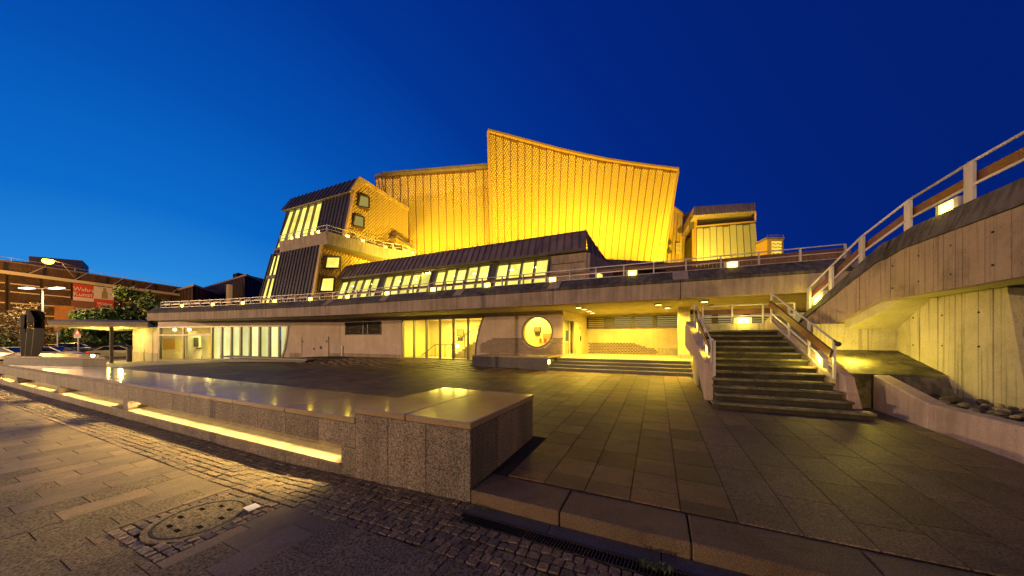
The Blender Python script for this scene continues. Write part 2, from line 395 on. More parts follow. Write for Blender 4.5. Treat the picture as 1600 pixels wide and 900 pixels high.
slabmesh = {}
def unit(name, mat, bev=.0, jit=0.):
    bm = bmesh.new(); bmesh.ops.create_cube(bm, size=1)
    for v in bm.verts: v.co.z = v.co.z - .5
    if bev:
        bmesh.ops.bevel(bm, geom=[e for e in bm.edges if e.verts[0].co.z > -.2 and e.verts[1].co.z > -.2 or abs(e.verts[0].co.z - e.verts[1].co.z) > .5], offset=bev, segments=1, affect='EDGES')
        if jit:
            for v in bm.verts:
                if v.co.z > -.5: v.co.x += R.uniform(-jit, jit); v.co.y += R.uniform(-jit, jit)
    me = bpy.data.meshes.new(name); bm.to_mesh(me); bm.free(); me.materials.append(mat); return me
def emit_pieces(plist, parent, name, meshes, restname, mats, limit=298):
    """plist: (x, y, z, sx, sy, h, kind, tilt); nearest become objects, the rest one joined mesh per list"""
    plist.sort(key=lambda q: (q[0] ** 2 + q[1] ** 2) / max(.0001, q[3] * q[4]) ** .5)
    for q in plist[:limit]:
        o = bpy.data.objects.new(name, meshes[q[6]]); COL.objects.link(o); o.parent = parent
        o.location = (q[0], q[1], q[2]); o.scale = (q[3], q[4], q[5]); o.rotation_euler = (q[7], q[8], q[9])
    vs, fs, ms = [], [], []
    keys = list(meshes.keys()); cache = {k: ([v.co.copy() for v in meshes[k].vertices], [tuple(p.vertices) for p in meshes[k].polygons]) for k in keys}
    matlist = []
    for k in keys:
        if meshes[k].materials[0] not in matlist: matlist.append(meshes[k].materials[0])
    for q in plist[limit:]:
        cv, cf = cache[q[6]]; bs = len(vs); c, s = math.cos(q[9]), math.sin(q[9])
        for v in cv:
            X, Y, Z = v.x * q[3], v.y * q[4], v.z * q[5]
            Z += X * -q[8] + Y * q[7]
            vs.append((q[0] + X * c - Y * s, q[1] + X * s + Y * c, q[2] + Z))
        mi = matlist.index(meshes[q[6]].materials[0])
        for f in cf: fs.append(tuple(bs + i for i in f)); ms.append(mi)
    if vs:
        me = bpy.data.meshes.new(restname); me.from_pydata(vs, [], fs)
        for m_ in matlist: me.materials.append(m_)
        me.polygons.foreach_set('material_index', ms); me.update()
        o = bpy.data.objects.new(restname, me); COL.objects.link(o); o.parent = parent; stuff(o)

# plaza slabs: joints run away from the kerb
tm = {'a': unit('paving_slab', M['slab_a'], .0), 'b': unit('rough_paving_slab', M['slab_b'], .0)}
L = []
PW = .513
for c in range(-74, 11):
    x0 = -.80 + c * PW; x1 = x0 + PW
    if x0 > 4.55: continue
    x1 = min(x1, 4.69)
    rough = x0 > .7; y = 3.812; first = True
    while y < 17:
        ln = (R.choice((.95, 1.0, 1.05)) if rough else R.choice((.47, .52, .56, .60)))
        if first: ln *= R.uniform(.35, .8)
        xm = (x0 + x1) / 2; ym = y + ln / 2
        if x1 < -4.1: lim0 = 4.76
        elif x0 < -2.1: lim0 = 5.43
        else: lim0 = 3.8
        lim1 = 14.9
        if xm < -4.8: lim1 = wally(xm) - .02
        if -9.3 < xm < -4.8: lim1 = 14.75
        if xm < -21: lim1 = min(lim1, wally(xm) - 1.6 - .35 * (-21 - xm) * .12)
        if xm < -29: lim1 = 4.76 + (xm + 38) * .85
        if xm > 1.25: lim1 = 9.1 if xm < 4 else 10.5
        ya, yb = max(y, lim0), min(y + ln, lim1)
        if yb - ya > .12:
            ym = (ya + yb) / 2
            kind = 'b' if rough else 'a'
            slope = .025
            L.append([xm, ym, gz(xm, ym), x1 - x0 - .011, yb - ya - .011, .035, kind, math.atan(slope) + R.gauss(0, .0012), R.gauss(0, .0012), 0])
        y += ln; first = False
emit_pieces(L, joint_bed, 'paving_slab', tm, 'far_paving_slabs', None)

# pavement slabs
tm = {'s': unit('pavement_slab', M['walk_smooth']), 'r': unit('gravel_pavement_slab', M['walk_rough'])}
L = []; MHX, MHY, MHH = -4.87, 1.80, .60
for c in range(0, 78):
    x1 = -.2 - c * .385; x0 = x1 - .385; y = 2.365 - (R.uniform(.1, .7)); y = 2.365
    off = (c % 3) * .25 + R.uniform(0, .05); first = True
    yb = 2.365
    while yb > -.6:
        ln = .75 if not first else .75 - off
        ya = yb - ln; xm = (x0 + x1) / 2
        pieces = [(x0, x1, ya, yb)]
        if x1 > MHX - .63 and x0 < MHX + .63:       # leave room for the manhole setts
            pieces = []
            for a0, a1, b0, b1 in ((x0, x1, max(ya, MHY + .56), yb), (x0, x1, ya, min(yb, MHY - .56)),
                                   (x0, min(x1, MHX - .63), max(ya, MHY - .56), min(yb, MHY + .56)), (max(x0, MHX + .63), x1, max(ya, MHY - .56), min(yb, MHY + .56))):
                pieces.append((a0, a1, b0, b1))
        for a0, a1, b0, b1 in pieces:
            if a1 - a0 > .05 and b1 - b0 > .05:
                smooth_ = (b1 > 1.75 - .55 * R.random() + max(0, (-9 - xm)) * .02) and xm < -5.2 and R.random() > .12 or (xm > -5.4 and xm < -3.3 and b1 > 1.7)
                if xm < -9: smooth_ = R.random() > .25 and b0 > .2 or smooth_
                L.append([(a0 + a1) / 2, (b0 + b1) / 2, sz(xm) + R.uniform(-.002, .002), a1 - a0 - .009, b1 - b0 - .009, .03, 's' if smooth_ else 'r', R.gauss(0, .0015), R.gauss(0, .0015), 0])
        yb = ya; first = False
emit_pieces(L, pavement, 'pavement_slab', tm, 'far_pavement_slabs', None, 250)

# cobble strip along the bench wall and the kerb
cm = {i: unit('cobble', M['cobble'], .09, .05) for i in range(4)}
L = []
x = 5.0
def strip(xa, xb, ya, yb, rows):
    h = (yb - ya) / rows
    for r in range(rows):
        x = xa + R.uniform(0, .06)
        while x < xb:
            wd = R.uniform(.085, .135)
            yy = ya + (r + .5) * h + .012 * math.sin(x * 2.1 + r) + R.gauss(0, .003)
            L.append([x + wd / 2, yy, sz(x) + R.uniform(-.004, .008), wd - .008, h - .008 + R.uniform(-.006, .003), .05, R.randrange(4), R.gauss(0, .035), R.gauss(0, .035), R.gauss(0, .035)])
            x += wd
strip(-30, -2.06, 2.375, 3.268, 9)
strip(-2.06, 7, 2.36, 2.885, 5)
# setts round the manhole
for i in range(13):
    for j in range(12):
        cx = MHX - .63 + (i + .5) * 1.26 / 13; cy = MHY - .56 + (j + .5) * 1.12 / 12
        if math.hypot(cx - MHX, cy - MHY) > .485:
            L.append([cx, cy, sz(cx) + R.uniform(-.004, .006), .085, .083, .05, R.randrange(4), R.gauss(0, .05), R.gauss(0, .05), R.gauss(0, .08)])
emit_pieces(L, pavement, 'cobble', cm, 'far_cobbles', None, 290)

# manhole cover
z0 = sz(MHX)
t = thing('manhole_cover', 'round cast iron and concrete manhole cover set in small cobbles in the pavement', 'manhole', (MHX, MHY, z0))
def disc(bm, r0, r1, z0, z1, n=56):
    k = len(bm.v)
    for r_, z in ((r0, z1), (r1, z1), (r1, z0)):
        for i in range(n): a = 2 * math.pi * i / n; bm.v.append((MHX + r_ * math.cos(a), MHY + r_ * math.sin(a), z))
    for i in range(n):
        j = (i + 1) % n
        for q in (0, 1): bm.f.append((k + q * n + i, k + q * n + j, k + (q + 1) * n + j, k + (q + 1) * n + i)); bm.m.append(0)
b = MB(); disc(b, .405, .468, z0 - .03, z0 + .006); b.build('concrete_ring', M['walk_rough'], t)
b = MB(); disc(b, .385, .400, z0 - .03, z0 + .009); b.build('iron_rim', M['iron'], t)
b = MB(); b.v.append((MHX, MHY, z0 + .006)); n = 56
for i in range(n): a = 2 * math.pi * i / n; b.v.append((MHX + .378 * math.cos(a), MHY + .378 * math.sin(a), z0 + .006))
for i in range(n): b.f.append((0, 1 + i, 1 + (i + 1) % n)); b.m.append(0)
b.build('lid', M['walk_rough'], t)
for i in range(8):
    a = 2 * math.pi * (i + .5) / 8; b = MB(); cx, cy = MHX + .25 * math.cos(a), MHY + .25 * math.sin(a)
    b.box(cx - .045, cy - .02, z0 - .01, cx + .045, cy + .02, z0 + .008); b.build('lifting_slot', plain('slot_black', (.004, .004, .004), 1.0, 0, .05) if i == 0 else bpy.data.materials['slot_black'], t)
b = MB(); p = V(-4.54, 2.16, sz(-4.5) + .014)
b.prism([p + V(-.09, -.06, 0), p + V(.08, -.075, .002), p + V(.10, .04, .012), p + V(-.07, .065, .004)], (0, 0, .003))
tag(b.build('paper_sheet', M['paper']), 'small white folded paper lying on the edge of the manhole cover', 'paper')

# kerb, gutter stone and drain grate
kerb = MB(); kerb.box(-2.08, 3.30, -.3, 9, 3.79, -.03); kerb = struct(kerb.build('kerb', M['joint']))
kx = [-2.078, -.955, .284, 1.62, 2.95, 4.3, 5.6, 7.0]
for a, c in zip(kx, kx[1:]):
    q = MB(); q.box(a + .007, 3.262, -.32, c - .007, 3.797, R.uniform(-.003, .003)); q.build('kerb_stone', M['kerb'], kerb, bevel=.012)
q = 0
gx = -2.07
while gx < 7:
    gl = R.uniform(.9, 1.1); b = MB(); b.box(gx, 3.068, -.25, gx + gl - .008, 3.258, sz(gx) + .002); b.build('gutter_stone', M['strip'], kerb, bevel=.004); gx += gl
t = thing('drain_grate', 'narrow dark slotted drain grate running along the foot of the kerb', 'drain', (-2.07, 2.98, -.16))
b = MB(); b.box(-2.07, 2.89, -.2, 7, 2.905, -.150); b.box(-2.07, 3.047, -.2, 7, 3.062, -.150); b.build('frame', M['iron'], t)
b = MB(); b.box(-2.07, 2.906, -.25, 7, 3.046, -.185); b.build('channel', M['dark'], t)
b = MB(); x = -2.04
while x < 7: b.prism([(x, 2.906, -.180), (x + .014, 2.906, -.180), (x + .030, 3.046, -.180), (x + .016, 3.046, -.180)], (0, 0, .026)); x += .032
stuff(b.build('bars', M['iron'], t, recalc=False))
# weeds growing in the kerb joint and the grate
gm = M['weed'] = plain('weed_leaf', (.05, .085, .02), .6)
def weed(cx, cy, cz, n, r, h, label):
    b = MB()
    for i in range(n):
        a = R.uniform(0, 6.28); d = r * R.random() ** .5; px_, py_ = cx + d * math.cos(a), cy + d * .35 * math.sin(a)
        a2 = R.uniform(0, 6.28); ln = h * R.uniform(.4, 1); wd = ln * .16; dx, dy = math.cos(a2), math.sin(a2)
        base = V(px_, py_, cz); mid = base + V(dx * ln * .4, dy * ln * .4, ln * .7); tip = base + V(dx * ln, dy * ln, ln * .75); sd = V(-dy, dx, 0) * wd
        b.face([base, mid + sd, tip, mid - sd])
    return tag(stuff(b.build('weeds', gm, recalc=False)), label, 'weeds')
weed(-.02, 2.99, -.15, 60, .16, .09, 'tuft of green weeds sprouting from the drain grate')
weed(-1.86, 3.2, -.16, 70, .22, .04, 'low weeds in the joint beside the granite block corner')
weed(-4.28, 3.24, -.23, 40, .10, .04, 'small weeds at the foot of the wall below the slot end')

# ------------------------------------------------------------------ granite block and long bench wall with the light slot
t = thing('granite_block', 'speckled granite bench block with polished top, at the corner beside the kerb', 'bench', (-3.1, 4.3, 0))
b = MB(); b.box(-4.11, 3.31, -.35, -2.11, 5.38, .725); b.build('core', M['joint'], t)
for a, c in ((-4.12, -3.46), (-3.46, -2.78), (-2.78, -2.085)):
    b = MB(); b.box(a + .003, 3.277, -.35, c - .003, 3.32, .728 ); b.build('cladding_panel', M['gran'], t, bevel=.004)
    b = MB(); b.box(a + .003, 5.36, -.1, c - .003, 5.40, .728); b.build('cladding_panel', M['gran'], t)
for a, c in ((3.324, 4.0), (4.0, 4.72), (4.72, 5.356)):
    b = MB(); b.box(-2.125, a + .003, -.2, -2.085, c - .003, .728); b.build('cladding_panel', M['gran'], t, bevel=.004)
b = MB(); b.box(-4.115, 3.324, -.35, -4.08, 5.356, .728); b.build('cladding_panel', M['gran'], t)
for a, c in ((-4.125, -3.13), (-3.13, -2.070)):
    b = MB(); b.box(a + .006, 3.262, .735, c - .006, 5.42, .825); b.build('coping_slab', M['gran_top'], t, bevel=.01)

t = thing('granite_bench_wall', 'long low granite bench wall with polished coping and a glowing light slot', 'wall', (-15, 4, 0))
SL = -.29
jx = [-4.125, -5.88, -7.6, -9.36, -11.1, -12.85, -14.55, -16.3, -18.05, -19.8, -21.55, -23.3, -25.05, -26.8, -28.55, -30.3, -32]
b = MB(); b.box(-32, 3.66, -.4, -4.13, 4.70, .575); b.build('core', M['joint'], t)
for a, c in zip(jx, jx[1:]):
    b = MB(); b.box(c + .006, 3.270, .580, a - .006, 4.76, .672 - R.uniform(0, .004)); b.build('coping_slab', M['gran_top'], t, bevel=.01)
    mid = (a + c) / 2
    for p, q in ((a, mid), (mid, c)):
        b = MB(); b.box(q + .003, 3.285, .20, p - .003, 3.655, .574); b.build('cladding_panel', M['gran'], t, bevel=.004)
        b = MB(); b.box(q + .003, 3.285, -.42, min(p, -4.445) - .003, 3.42, -.098); b.build('plinth_stone', M['gran'], t, bevel=.004)
    b = MB(); b.box(c + .003, 4.705, -.6, a - .003, 4.745, .574); b.build('cladding_panel', M['gran'], t)
b = MB(); b.box(-4.442, 3.287, -.4, -4.13, 3.655, .196); b.build('end_stone', M['gran'], t)
for a, c in zip(jx, jx[1:]):
    b = MB(); a2 = min(a, -4.45); b.prism([(a2 - .004, 3.262, -.094), (a2 - .004, 3.262, -.066), (a2 - .004, 3.285, -.064), (a2 - .004, 3.655, -.02), (a2 - .004, 3.655, -.094)], (c + .008 - a2, 0, 0)); b.build('slot_tray', M['cream'], t)
b = MB(); b.box(-32, 3.64, -.02, -4.45, 3.657, .195); b.build('slot_back', M['cream'], t)
for px_ in (-13.1, -19.2, -25.4, -31.5):
    b = MB(); b.box(px_ - .16, 3.29, -.09, px_ + .16, 3.64, .198); b.build('slot_pier', M['gran'], t)
x = -4.6
while x > -31.5:
    if all(abs(x - .55 - q) > .75 for q in (-13.1, -19.2, -25.4, -31.5)):
        f = tag(MB().box(x - 1.16, 3.606, .082, x - .01, 3.636, .122).build('slot_light', M['tube']), 'warm fluorescent tube fixed under the coping inside the bench wall slot', 'light', 'tubes in the bench wall slot')
        ar = area('slot_beam', (x - .575, 3.592, .140), 1.12, 31, (1, .68, .22), spread=math.radians(76), sy=.03); ar.rotation_euler = (math.radians(-71), 0, 0); ar.parent = f; ar.location = (x - .575, 3.592, .140)
    x -= 1.2

# ------------------------------------------------------------------ lamps
def wall_lamp(pos_, d, n, s, label, group, h=.20, wd=.30, glow=None, pw_=0):
    """box lamp: cream housing open to the side, glowing panes; d along, n outward"""
    pos_ = Vector(pos_); d = Vector(d).normalized(); n = Vector(n).normalized(); up = V(0, 0, 1)
    t = thing('rail_lamp', label, 'lamp', pos_, group)
    def bx(a0, a1, n0, n1, z0, z1):
        return [pos_ + d * a + n * c + up * z for z in (z0, z1) for a, c in ((a0, n0), (a1, n0), (a1, n1), (a0, n1))]
    b = MB(); b.hexa(bx(-wd * .85, -wd * .5, -.05, .05, .0, h)); b.build('side_plate', M['white'], t)
    b = MB(); b.hexa(bx(wd * .5, wd * .72, -.05, .05, 0, h)); b.build('side_plate', M['white'], t)
    b = MB(); b.hexa(bx(-wd * .85, wd * .72, -.06, .06, h + .001, h + .02)); b.build('cover', M['white'], t)
    b = MB(); b.hexa(bx(-wd * .49, wd * .49, -.045, .045, .015, h - .005)); b.build('glowing_diffuser', glow or M['lamp'], t)
    if pw_: point('lamp_light', pos_ + n * .22 + up * h * .5, .06, pw_, (1, .76, .09), t)
    return t

# ------------------------------------------------------------------ terrace podium with its overhanging concrete edge
pod = thing('terrace_podium', 'long low pale podium building carrying the terrace, with a board marked concrete edge', 'building', (-15, 17, 0))
FA = [(-38.6, 10.85), (-34.7, 11.55), (-30.9, 12.2), (-25.2, 12.78), (-19.6, 13.4), (-14.6, 13.4), (-9.35, 13.4), (-4.2, 13.4), (.8, 13.4), (5.8, 13.4), (11, 13.4)]
def fn_off(i, off):
    """point i of the fascia line pushed back (away from the street) by off"""
    a = Vector((*FA[max(0, i - 1)], 0)); c = Vector((*FA[min(len(FA) - 1, i + 1)], 0)); d = (c - a).normalized(); n = V(-d.y, d.x, 0)
    return Vector((*FA[i], 0)) + n * off
ZB, ZM, ZT, SB = 3.40, 4.00, 4.50, .45
for i in range(len(FA) - 1):
    p0, p1 = fn_off(i, 0), fn_off(i + 1, 0); d = (p1 - p0).normalized() * .012
    q0, q1 = fn_off(i, SB), fn_off(i + 1, SB); r0, r1 = fn_off(i, .8), fn_off(i + 1, .8)
    def sec(z, a, c): return [V(a.x, a.y, z) + d, V(c.x, c.y, z) - d]
    A, B_ = sec(ZB, p0, p1); C_, D_ = sec(ZM, p0, p1); e0, e1 = sec(ZB, r0, r1); g0, g1 = sec(ZM, r0, r1)
    b = MB(); b.hexa([A, B_, e1, e0, C_, D_, g1, g0]); b.build('edge_beam', M['conc'], pod)
    e0, e1 = sec(ZM + .012, fn_off(i, -.03), fn_off(i + 1, -.03)); f0, f1 = sec(ZM + .012, r0, r1)
    h0, h1 = sec(ZM + .10, fn_off(i, -.03), fn_off(i + 1, -.03))
    t0, t1 = sec(ZT, q0, q1); u0, u1 = sec(ZT, r0, r1)
    b = MB(); v = [e0, e1, f1, f0, h0, h1, t0, t1, u1, u0]
    k = len(b.v); b.v += [tuple(q) for q in v]
    for f in ((0, 1, 5, 4), (4, 5, 7, 6), (6, 7, 8, 9), (9, 8, 2, 3), (3, 2, 1, 0), (0, 4, 6, 9, 3), (1, 2, 8, 7, 5)): b.f.append(f); b.m.append(0)
    b.build('edge_coping', M['conc_dark'], pod)
    if 2 < i < 9:   # paler patch blocks over the joints
        c0 = p1 - d * 22; c1 = p1 + d * 22
        n = V(0, -.034, 0) ; b = MB()
        b.hexa([V(c0.x, c0.y - .038, ZM + .10), V(c1.x, c1.y - .038, ZM + .10), V(c1.x, c1.y + .3, ZM + .10), V(c0.x, c0.y + .3, ZM + .10), V(c0.x, c0.y + .412, ZT + .006), V(c1.x, c1.y + .412, ZT + .006), V(c1.x, c1.y + .7, ZT + .006), V(c0.x, c0.y + .7, ZT + .006)])
        b.build('joint_cover', M['conc'], pod)
# vertical board marks on the nearer part of the edge beam are thin raised fins of concrete
b = MB(); x = -19.5
while x < 10.9:
    b.box(x, 13.396, ZB + .004, x + .006, 13.402, ZM - .004); x += R.uniform(.09, .14)
stuff(b.build('board_fins', M['conc'], pod, recalc=False))
# terrace slab
b = MB(); poly = [V(*fn_off(i, .79)[:2], 3.46) for i in range(len(FA))] + [V(11, 22.5, 3.46), V(-30, 26, 3.46), V(-40, 22, 3.46)]
b.prism(poly, (0, 0, .72)); b.build('terrace_slab', M['soffit'], pod)
# ---- walls with openings
TH = .28
def wall_piece(name, i, outer, holes, mat=None, thick=TH, parent=None):
    a = V(*WALL[i + 1], 0); c = V(*WALL[i], 0)     # u runs from the left end to the right end as seen
    return plate(name, outer, holes, thick, mat or M['plaster'], a, (c - a), parent or pod)
def seglen(i): return (V(*WALL[i + 1], 0) - V(*WALL[i], 0)).length
L0 = seglen(0)
X0 = WALL[1][0]                                   # wall 0: u = x - X0
def u0(x): return x - X0
wz0, wz1 = .53, 3.27
curve = [(u0(-10.45 + .62 * (t_ ** 2.2)), wz0 + (wz1 - wz0) * t_) for t_ in [k / 10 for k in range(11)]]
openA = [(u0(-16.62), wz1), (u0(-16.62), wz0)] + curve
lou = [(u0(-22.5), 2.22), (u0(-18.6), 2.22), (u0(-18.6), 3.14), (u0(-22.5), 3.14)]
rnd = circle_pts(u0(-6.30), 2.26, .89, 56)
wall_piece('wall', 0, [(0, -.3), (L0, -.3), (L0, 3.45), (0, 3.45)], [openA, lou, rnd])
# window A frame, mullions, panes
win = thing('foyer_window', 'tall six pane foyer window with one curved side and a staircase behind it', 'window', (-13, 17, .5))
yv = 17.0
b = MB()
b.box(-16.62, yv + .02, wz0 - .06, -16.53, yv + .2, wz1); b.box(-16.62, yv + .02, wz1 - .09, -9.83, yv + .2, wz1); b.box(-16.62, yv - .03, wz0 - .1, -10.4, yv + .2, wz0 + .02)
for (a, z_), (c, z2) in zip(curve, curve[1:]):
    b.hexa([(a + X0 - .06, yv - .02, z_), (a + X0 + .05, yv - .02, z_), (a + X0 + .05, yv + .2, z_), (a + X0 - .06, yv + .2, z_), (c + X0 - .06, yv - .02, z2), (c + X0 + .05, yv - .02, z2), (c + X0 + .05, yv + .2, z2), (c + X0 - .06, yv + .2, z2)])
b.build('frame', M['frame'], win)
mx = [-16.55] + [ony(q, 530, 17.1).x for q in (647, 666.5, 687.5, 708.5, 731.5)]
for q in mx[1:]: MB().box(q - .045, yv + .03, wz0, q + .045, yv + .19, wz1 - .05).build('mullion', M['frame'], win)
mm = mx + [-9.95]
for a, c in zip(mm, mm[1:]): MB().box(a + .03, yv + .10, wz0 + .02, c - .03, yv + .112, wz1 - .06).build('pane', M['glass'], win)
# round window
win = thing('round_window', 'large round lit window like a porthole above the stone platform', 'window', (-6.3, 17, 1.4))
b = MB(); k = 0; n = 56
pr = [(.84, .05), (.84, -.05), (.93, -.05), (.93, .0)]
for r_, dy in pr:
    for i in range(n): a = 2 * math.pi * i / n; b.v.append((-6.3 + (r_ + .035) * math.cos(a), yv + dy + .03, 2.26 + r_ * math.sin(a)))
for q in range(3):
    for i in range(n): j = (i + 1) % n; b.f.append((q * n + i, q * n + j, (q + 1) * n + j, (q + 1) * n + i)); b.m.append(0)
b.build('frame', M['frame'], win)
b = MB()
for r_ in (.872,):
    for dy in (.08, TH + .02):
        for i in range(n): a = 2 * math.pi * i / n; b.v.append((-6.3 + r_ * math.cos(a), yv + dy, 2.26 + r_ * math.sin(a)))
    for i in range(n): j = (i + 1) % n; b.f.append((i, j, n + j, n + i)); b.m.append(0)
b.build('reveal', M['gold_smooth'], win)  # gold sheet colour stands in for warm room light on the reveal
b = MB(); b.face([(-6.3 + .88 * math.cos(2 * math.pi * i / n), yv + .12, 2.26 + .88 * math.sin(2 * math.pi * i / n)) for i in range(n)]); b.build('pane', M['glass'], win)
# louvre vent in the wall
t = thing('wall_vent', 'dark slatted vent grille in the pale wall between the doors and the foyer window', 'vent', (-20.5, 17, 2.2))
MB().box(-22.5, 17.2, 2.22, -18.6, 17.24, 3.14).build('backing', M['dark'], t)
b = MB(); b.box(-22.52, 16.97, 2.17, -18.58, 17.1, 2.225); b.box(-22.52, 16.97, 3.135, -18.58, 17.1, 3.18); b.box(-22.54, 16.97, 2.17, -22.47, 17.1, 3.18); b.box(-18.63, 16.97, 2.17, -18.56, 17.1, 3.18)
b.box(-20.55, 16.98, 2.2, -20.45, 17.1, 3.15); b.box(-20.05, 16.98, 2.2, -19.95, 17.1, 3.15); b.build('frame', M['grille'], t)
for k in range(9):
    z = 2.26 + k * .1; b = MB(); b.hexa([(-22.48, 17.0, z), (-18.62, 17.0, z), (-18.62, 17.14, z + .07), (-22.48, 17.14, z + .07), (-22.48, 17.0, z + .012), (-18.62, 17.0, z + .012), (-18.62, 17.14, z + .082), (-22.48, 17.14, z + .082)]); b.build('slat', M['grille'], t)
# wall 1 with the service doors
L1 = seglen(1)
wall_piece('wall', 1, [(0, -.5), (L1, -.5), (L1, 3.45), (0, 3.45)], [])
a1 = V(*WALL[2], 0); d1 = (V(*WALL[1], 0) - a1).normalized(); n1 = V(d1.y, -d1.x, 0)
def onw(i, u, off, z):
    a = V(*WALL[i + 1], 0); d = (V(*WALL[i], 0) - a).normalized(); n = V(d.y, -d.x, 0)
    return a + d * u + n * off + V(0, 0, z)
def wbox(b, i, u0_, u1_, o0, o1, z0_, z1_):
    return b.hexa([onw(i, u0_, o0, z0_), onw(i, u1_, o0, z0_), onw(i, u1_, o1, z0_), onw(i, u0_, o1, z0_), onw(i, u0_, o0, z1_), onw(i, u1_, o0, z1_), onw(i, u1_, o1, z1_), onw(i, u0_, o1, z1_)])
t = thing('service_door', 'pale double service door flush in the wall left of the vent grille', 'door', onw(1, 2.6, 0, .3))
b = MB(); wbox(b, 1, 1.15, 1.22, .0, .05, .25, 2.07); wbox(b, 1, 3.63, 3.70, .0, .05, .25, 2.07); wbox(b, 1, 1.22, 3.63, .0, .05, 2.0, 2.07); b.build('frame', M['plaster'], t)
for p, q in ((1.24, 2.415), (2.43, 3.61)):
    b = MB(); wbox(b, 1, p, q, .002, .025, .3, 1.99); o = b.build('door_leaf', M['plaster'], t)
b = MB(); wbox(b, 1, 2.33, 2.38, .03, .08, 1.0, 1.14); b.build('handle', M['iron'], t)
b = MB(); wbox(b, 1, 1.24, 1.34, .026, .05, 1.6, 1.75); wbox(b, 1, 3.5, 3.6, .026, .05, 1.6, 1.75); wbox(b, 1, 2.9, 3.1, .026, .03, 1.05, 1.3); b.build('fittings', M['dark'], t)
# small boxes by the downpipe, fascia bolts
t = tag(MB().box(-22.95, 16.93, .5, -22.75, 16.99, 1.3).build('meter_plate', M['frame']), 'small stack of metal plates on the wall beside the downpipe seam', 'plate')
b = MB(); b.tube((-23.1, 16.98, .4), (-23.1, 16.98, 3.4), .02, 6); tag(b.build('conduit_pipe', M['plaster']), 'thin vertical pipe running up the pale wall left of the vent', 'pipe')
# wall 2: glazed entrance and curtain bays ; wall 3: yellow lit end wall
L2 = seglen(2)
sill = -.1
def uz(u): return lerp(-.12, .3, u / L2)
cv = [(L2 - .55 + .62 * (t_ ** 1.7), .28 + (2.98 - .28) * t_) for t_ in [k / 8 for k in range(9)]]
openB = [(.15, 2.98), (.15, -.05)] + [(L2 * .5, .1)] + [(L2 - .55, .28)] + cv[1:]
wall_piece('wall', 2, [(-.0, -.8), (L2, -.8), (L2, 3.45), (0, 3.45)], [[(.15, 2.98), (.15, -.05), (L2 - .75, .28), (L2 - .45, 1.0), (L2 - .25, 2.0), (L2 - .12, 2.98)]])
gw = thing('entrance_glazing', 'long glazed entrance front with bright vertical curtain bays under the terrace edge', 'window', onw(2, L2 / 2, 0, 0))
def upx(px_):
    a = V(*WALL[3], 0); d = (V(*WALL[2], 0) - a).normalized(); r = ray(px_, 530)
    # solve a + d*u = k*r
    det = d.x * -r.y + r.x * d.y
    return ((-a.x) * -r.y + r.x * (-a.y)) / det
um = [upx(q) for q in (247, 286.6, 331, 346, 361, 375.5, 390, 405, 420.5, 436, 452)]
b = MB(); wbox(b, 2, .12, L2 - .12, -.15, .04, 2.90, 3.0); wbox(b, 2, .10, .25, -.15, .04, -.15, 2.95)
wbox(b, 2, .2, um[2], -.12, .05, 2.15, 2.3); b.build('frame', M['frame'], gw)
b = MB(); b.prism([onw(2, .1, .03, -.2), onw(2, L2 - .6, .03, .2), onw(2, L2 - .6, .03, .32), onw(2, .1, .03, -.03)], -n1 * .2); b.build('sill', M['frame'], gw)
b = MB(); pts = [(L2 - .75, .28), (L2 - .45, 1.0), (L2 - .25, 2.0), (L2 - .12, 2.98)]
for (p, q), (p2, q2) in zip(pts, pts[1:]): b.hexa([onw(2, p - .1, .05, q), onw(2, p + .06, .05, q), onw(2, p + .06, -.15, q), onw(2, p - .1, -.15, q), onw(2, p2 - .1, .05, q2), onw(2, p2 + .06, .05, q2), onw(2, p2 + .06, -.15, q2), onw(2, p2 - .1, -.15, q2)])
b.build('curved_jamb', M['frame'], gw)
for k, q in enumerate(um[1:-1]):
    b = MB(); wbox(b, 2, q - .07, q + .07, -.10, .04, uz(q) - .02, 2.92); b.build('mullion', M['frame'], gw)
for k in range(len(um) - 1):
    p, q = um[k] + .09, um[k + 1] - .09
    b = MB(); wbox(b, 2, p, q, -.09, -.08, uz(p), 2.91); b.build('pane', M['glass'], gw)
    if k >= 2:
        b = MB(); wbox(b, 2, p, q - .02, -.15, -.13, uz(p) + .02, 2.9); b.build('curtain', M['blindA'], gw)
# lobby behind the first bays
lob = thing('entrance_lobby', 'yellow lit entrance lobby seen through the glazed doors at the left end of the podium', 'room', onw(2, 3, -3, 0))
b = MB(); wbox(b, 2, -.3, um[2] + .6, -5.2, -5.0, -.3, 3.3); wbox(b, 2, -.5, -.3, -5.2, -.3, -.3, 3.3); wbox(b, 2, um[2] + .5, um[2] + .7, -5, -.6, -.3, 3.3); b.build('wall', M['room_y'], lob)
b = MB(); wbox(b, 2, -.3, um[2] + .5, -5.0, -.2, -.2, -.06); b.build('floor', M['pave_light'], lob)
b = MB(); wbox(b, 2, -.3, um[2] + .5, -5.0, -.2, 3.1, 3.2); b.build('ceiling', M['plaster_y'], lob)
b = MB(); wbox(b, 2, 3.05, 3.15, -1.3, -.3, -.05, 2.3); b.build('door_leaf', M['white'], lob)
b = MB(); wbox(b, 2, 3.16, 3.2, -1.1, -.75, 1.15, 2.0); b.build('notice_board', M['dark'], lob)
b = MB(); wbox(b, 2, 1.5, 1.7, -1.9, -1.2, -.05, 2.6); b.build('column', M['plaster_y'], lob)
b = MB(); b.beam(onw(2, 4.2, -.7, 1.0), onw(2, 2.6, -1.5, 1.05), .5, .07); b.beam(onw(2, 4.0, -.8, -.05), onw(2, 4.4, -.7, 1.0), .07, .07); b.build('counter', M['dark'], lob)
b = MB(); wbox(b, 2, 4.5, 4.62, -.9, -.5, -.05, 2.4); b.build('door_post', M['white'], lob)
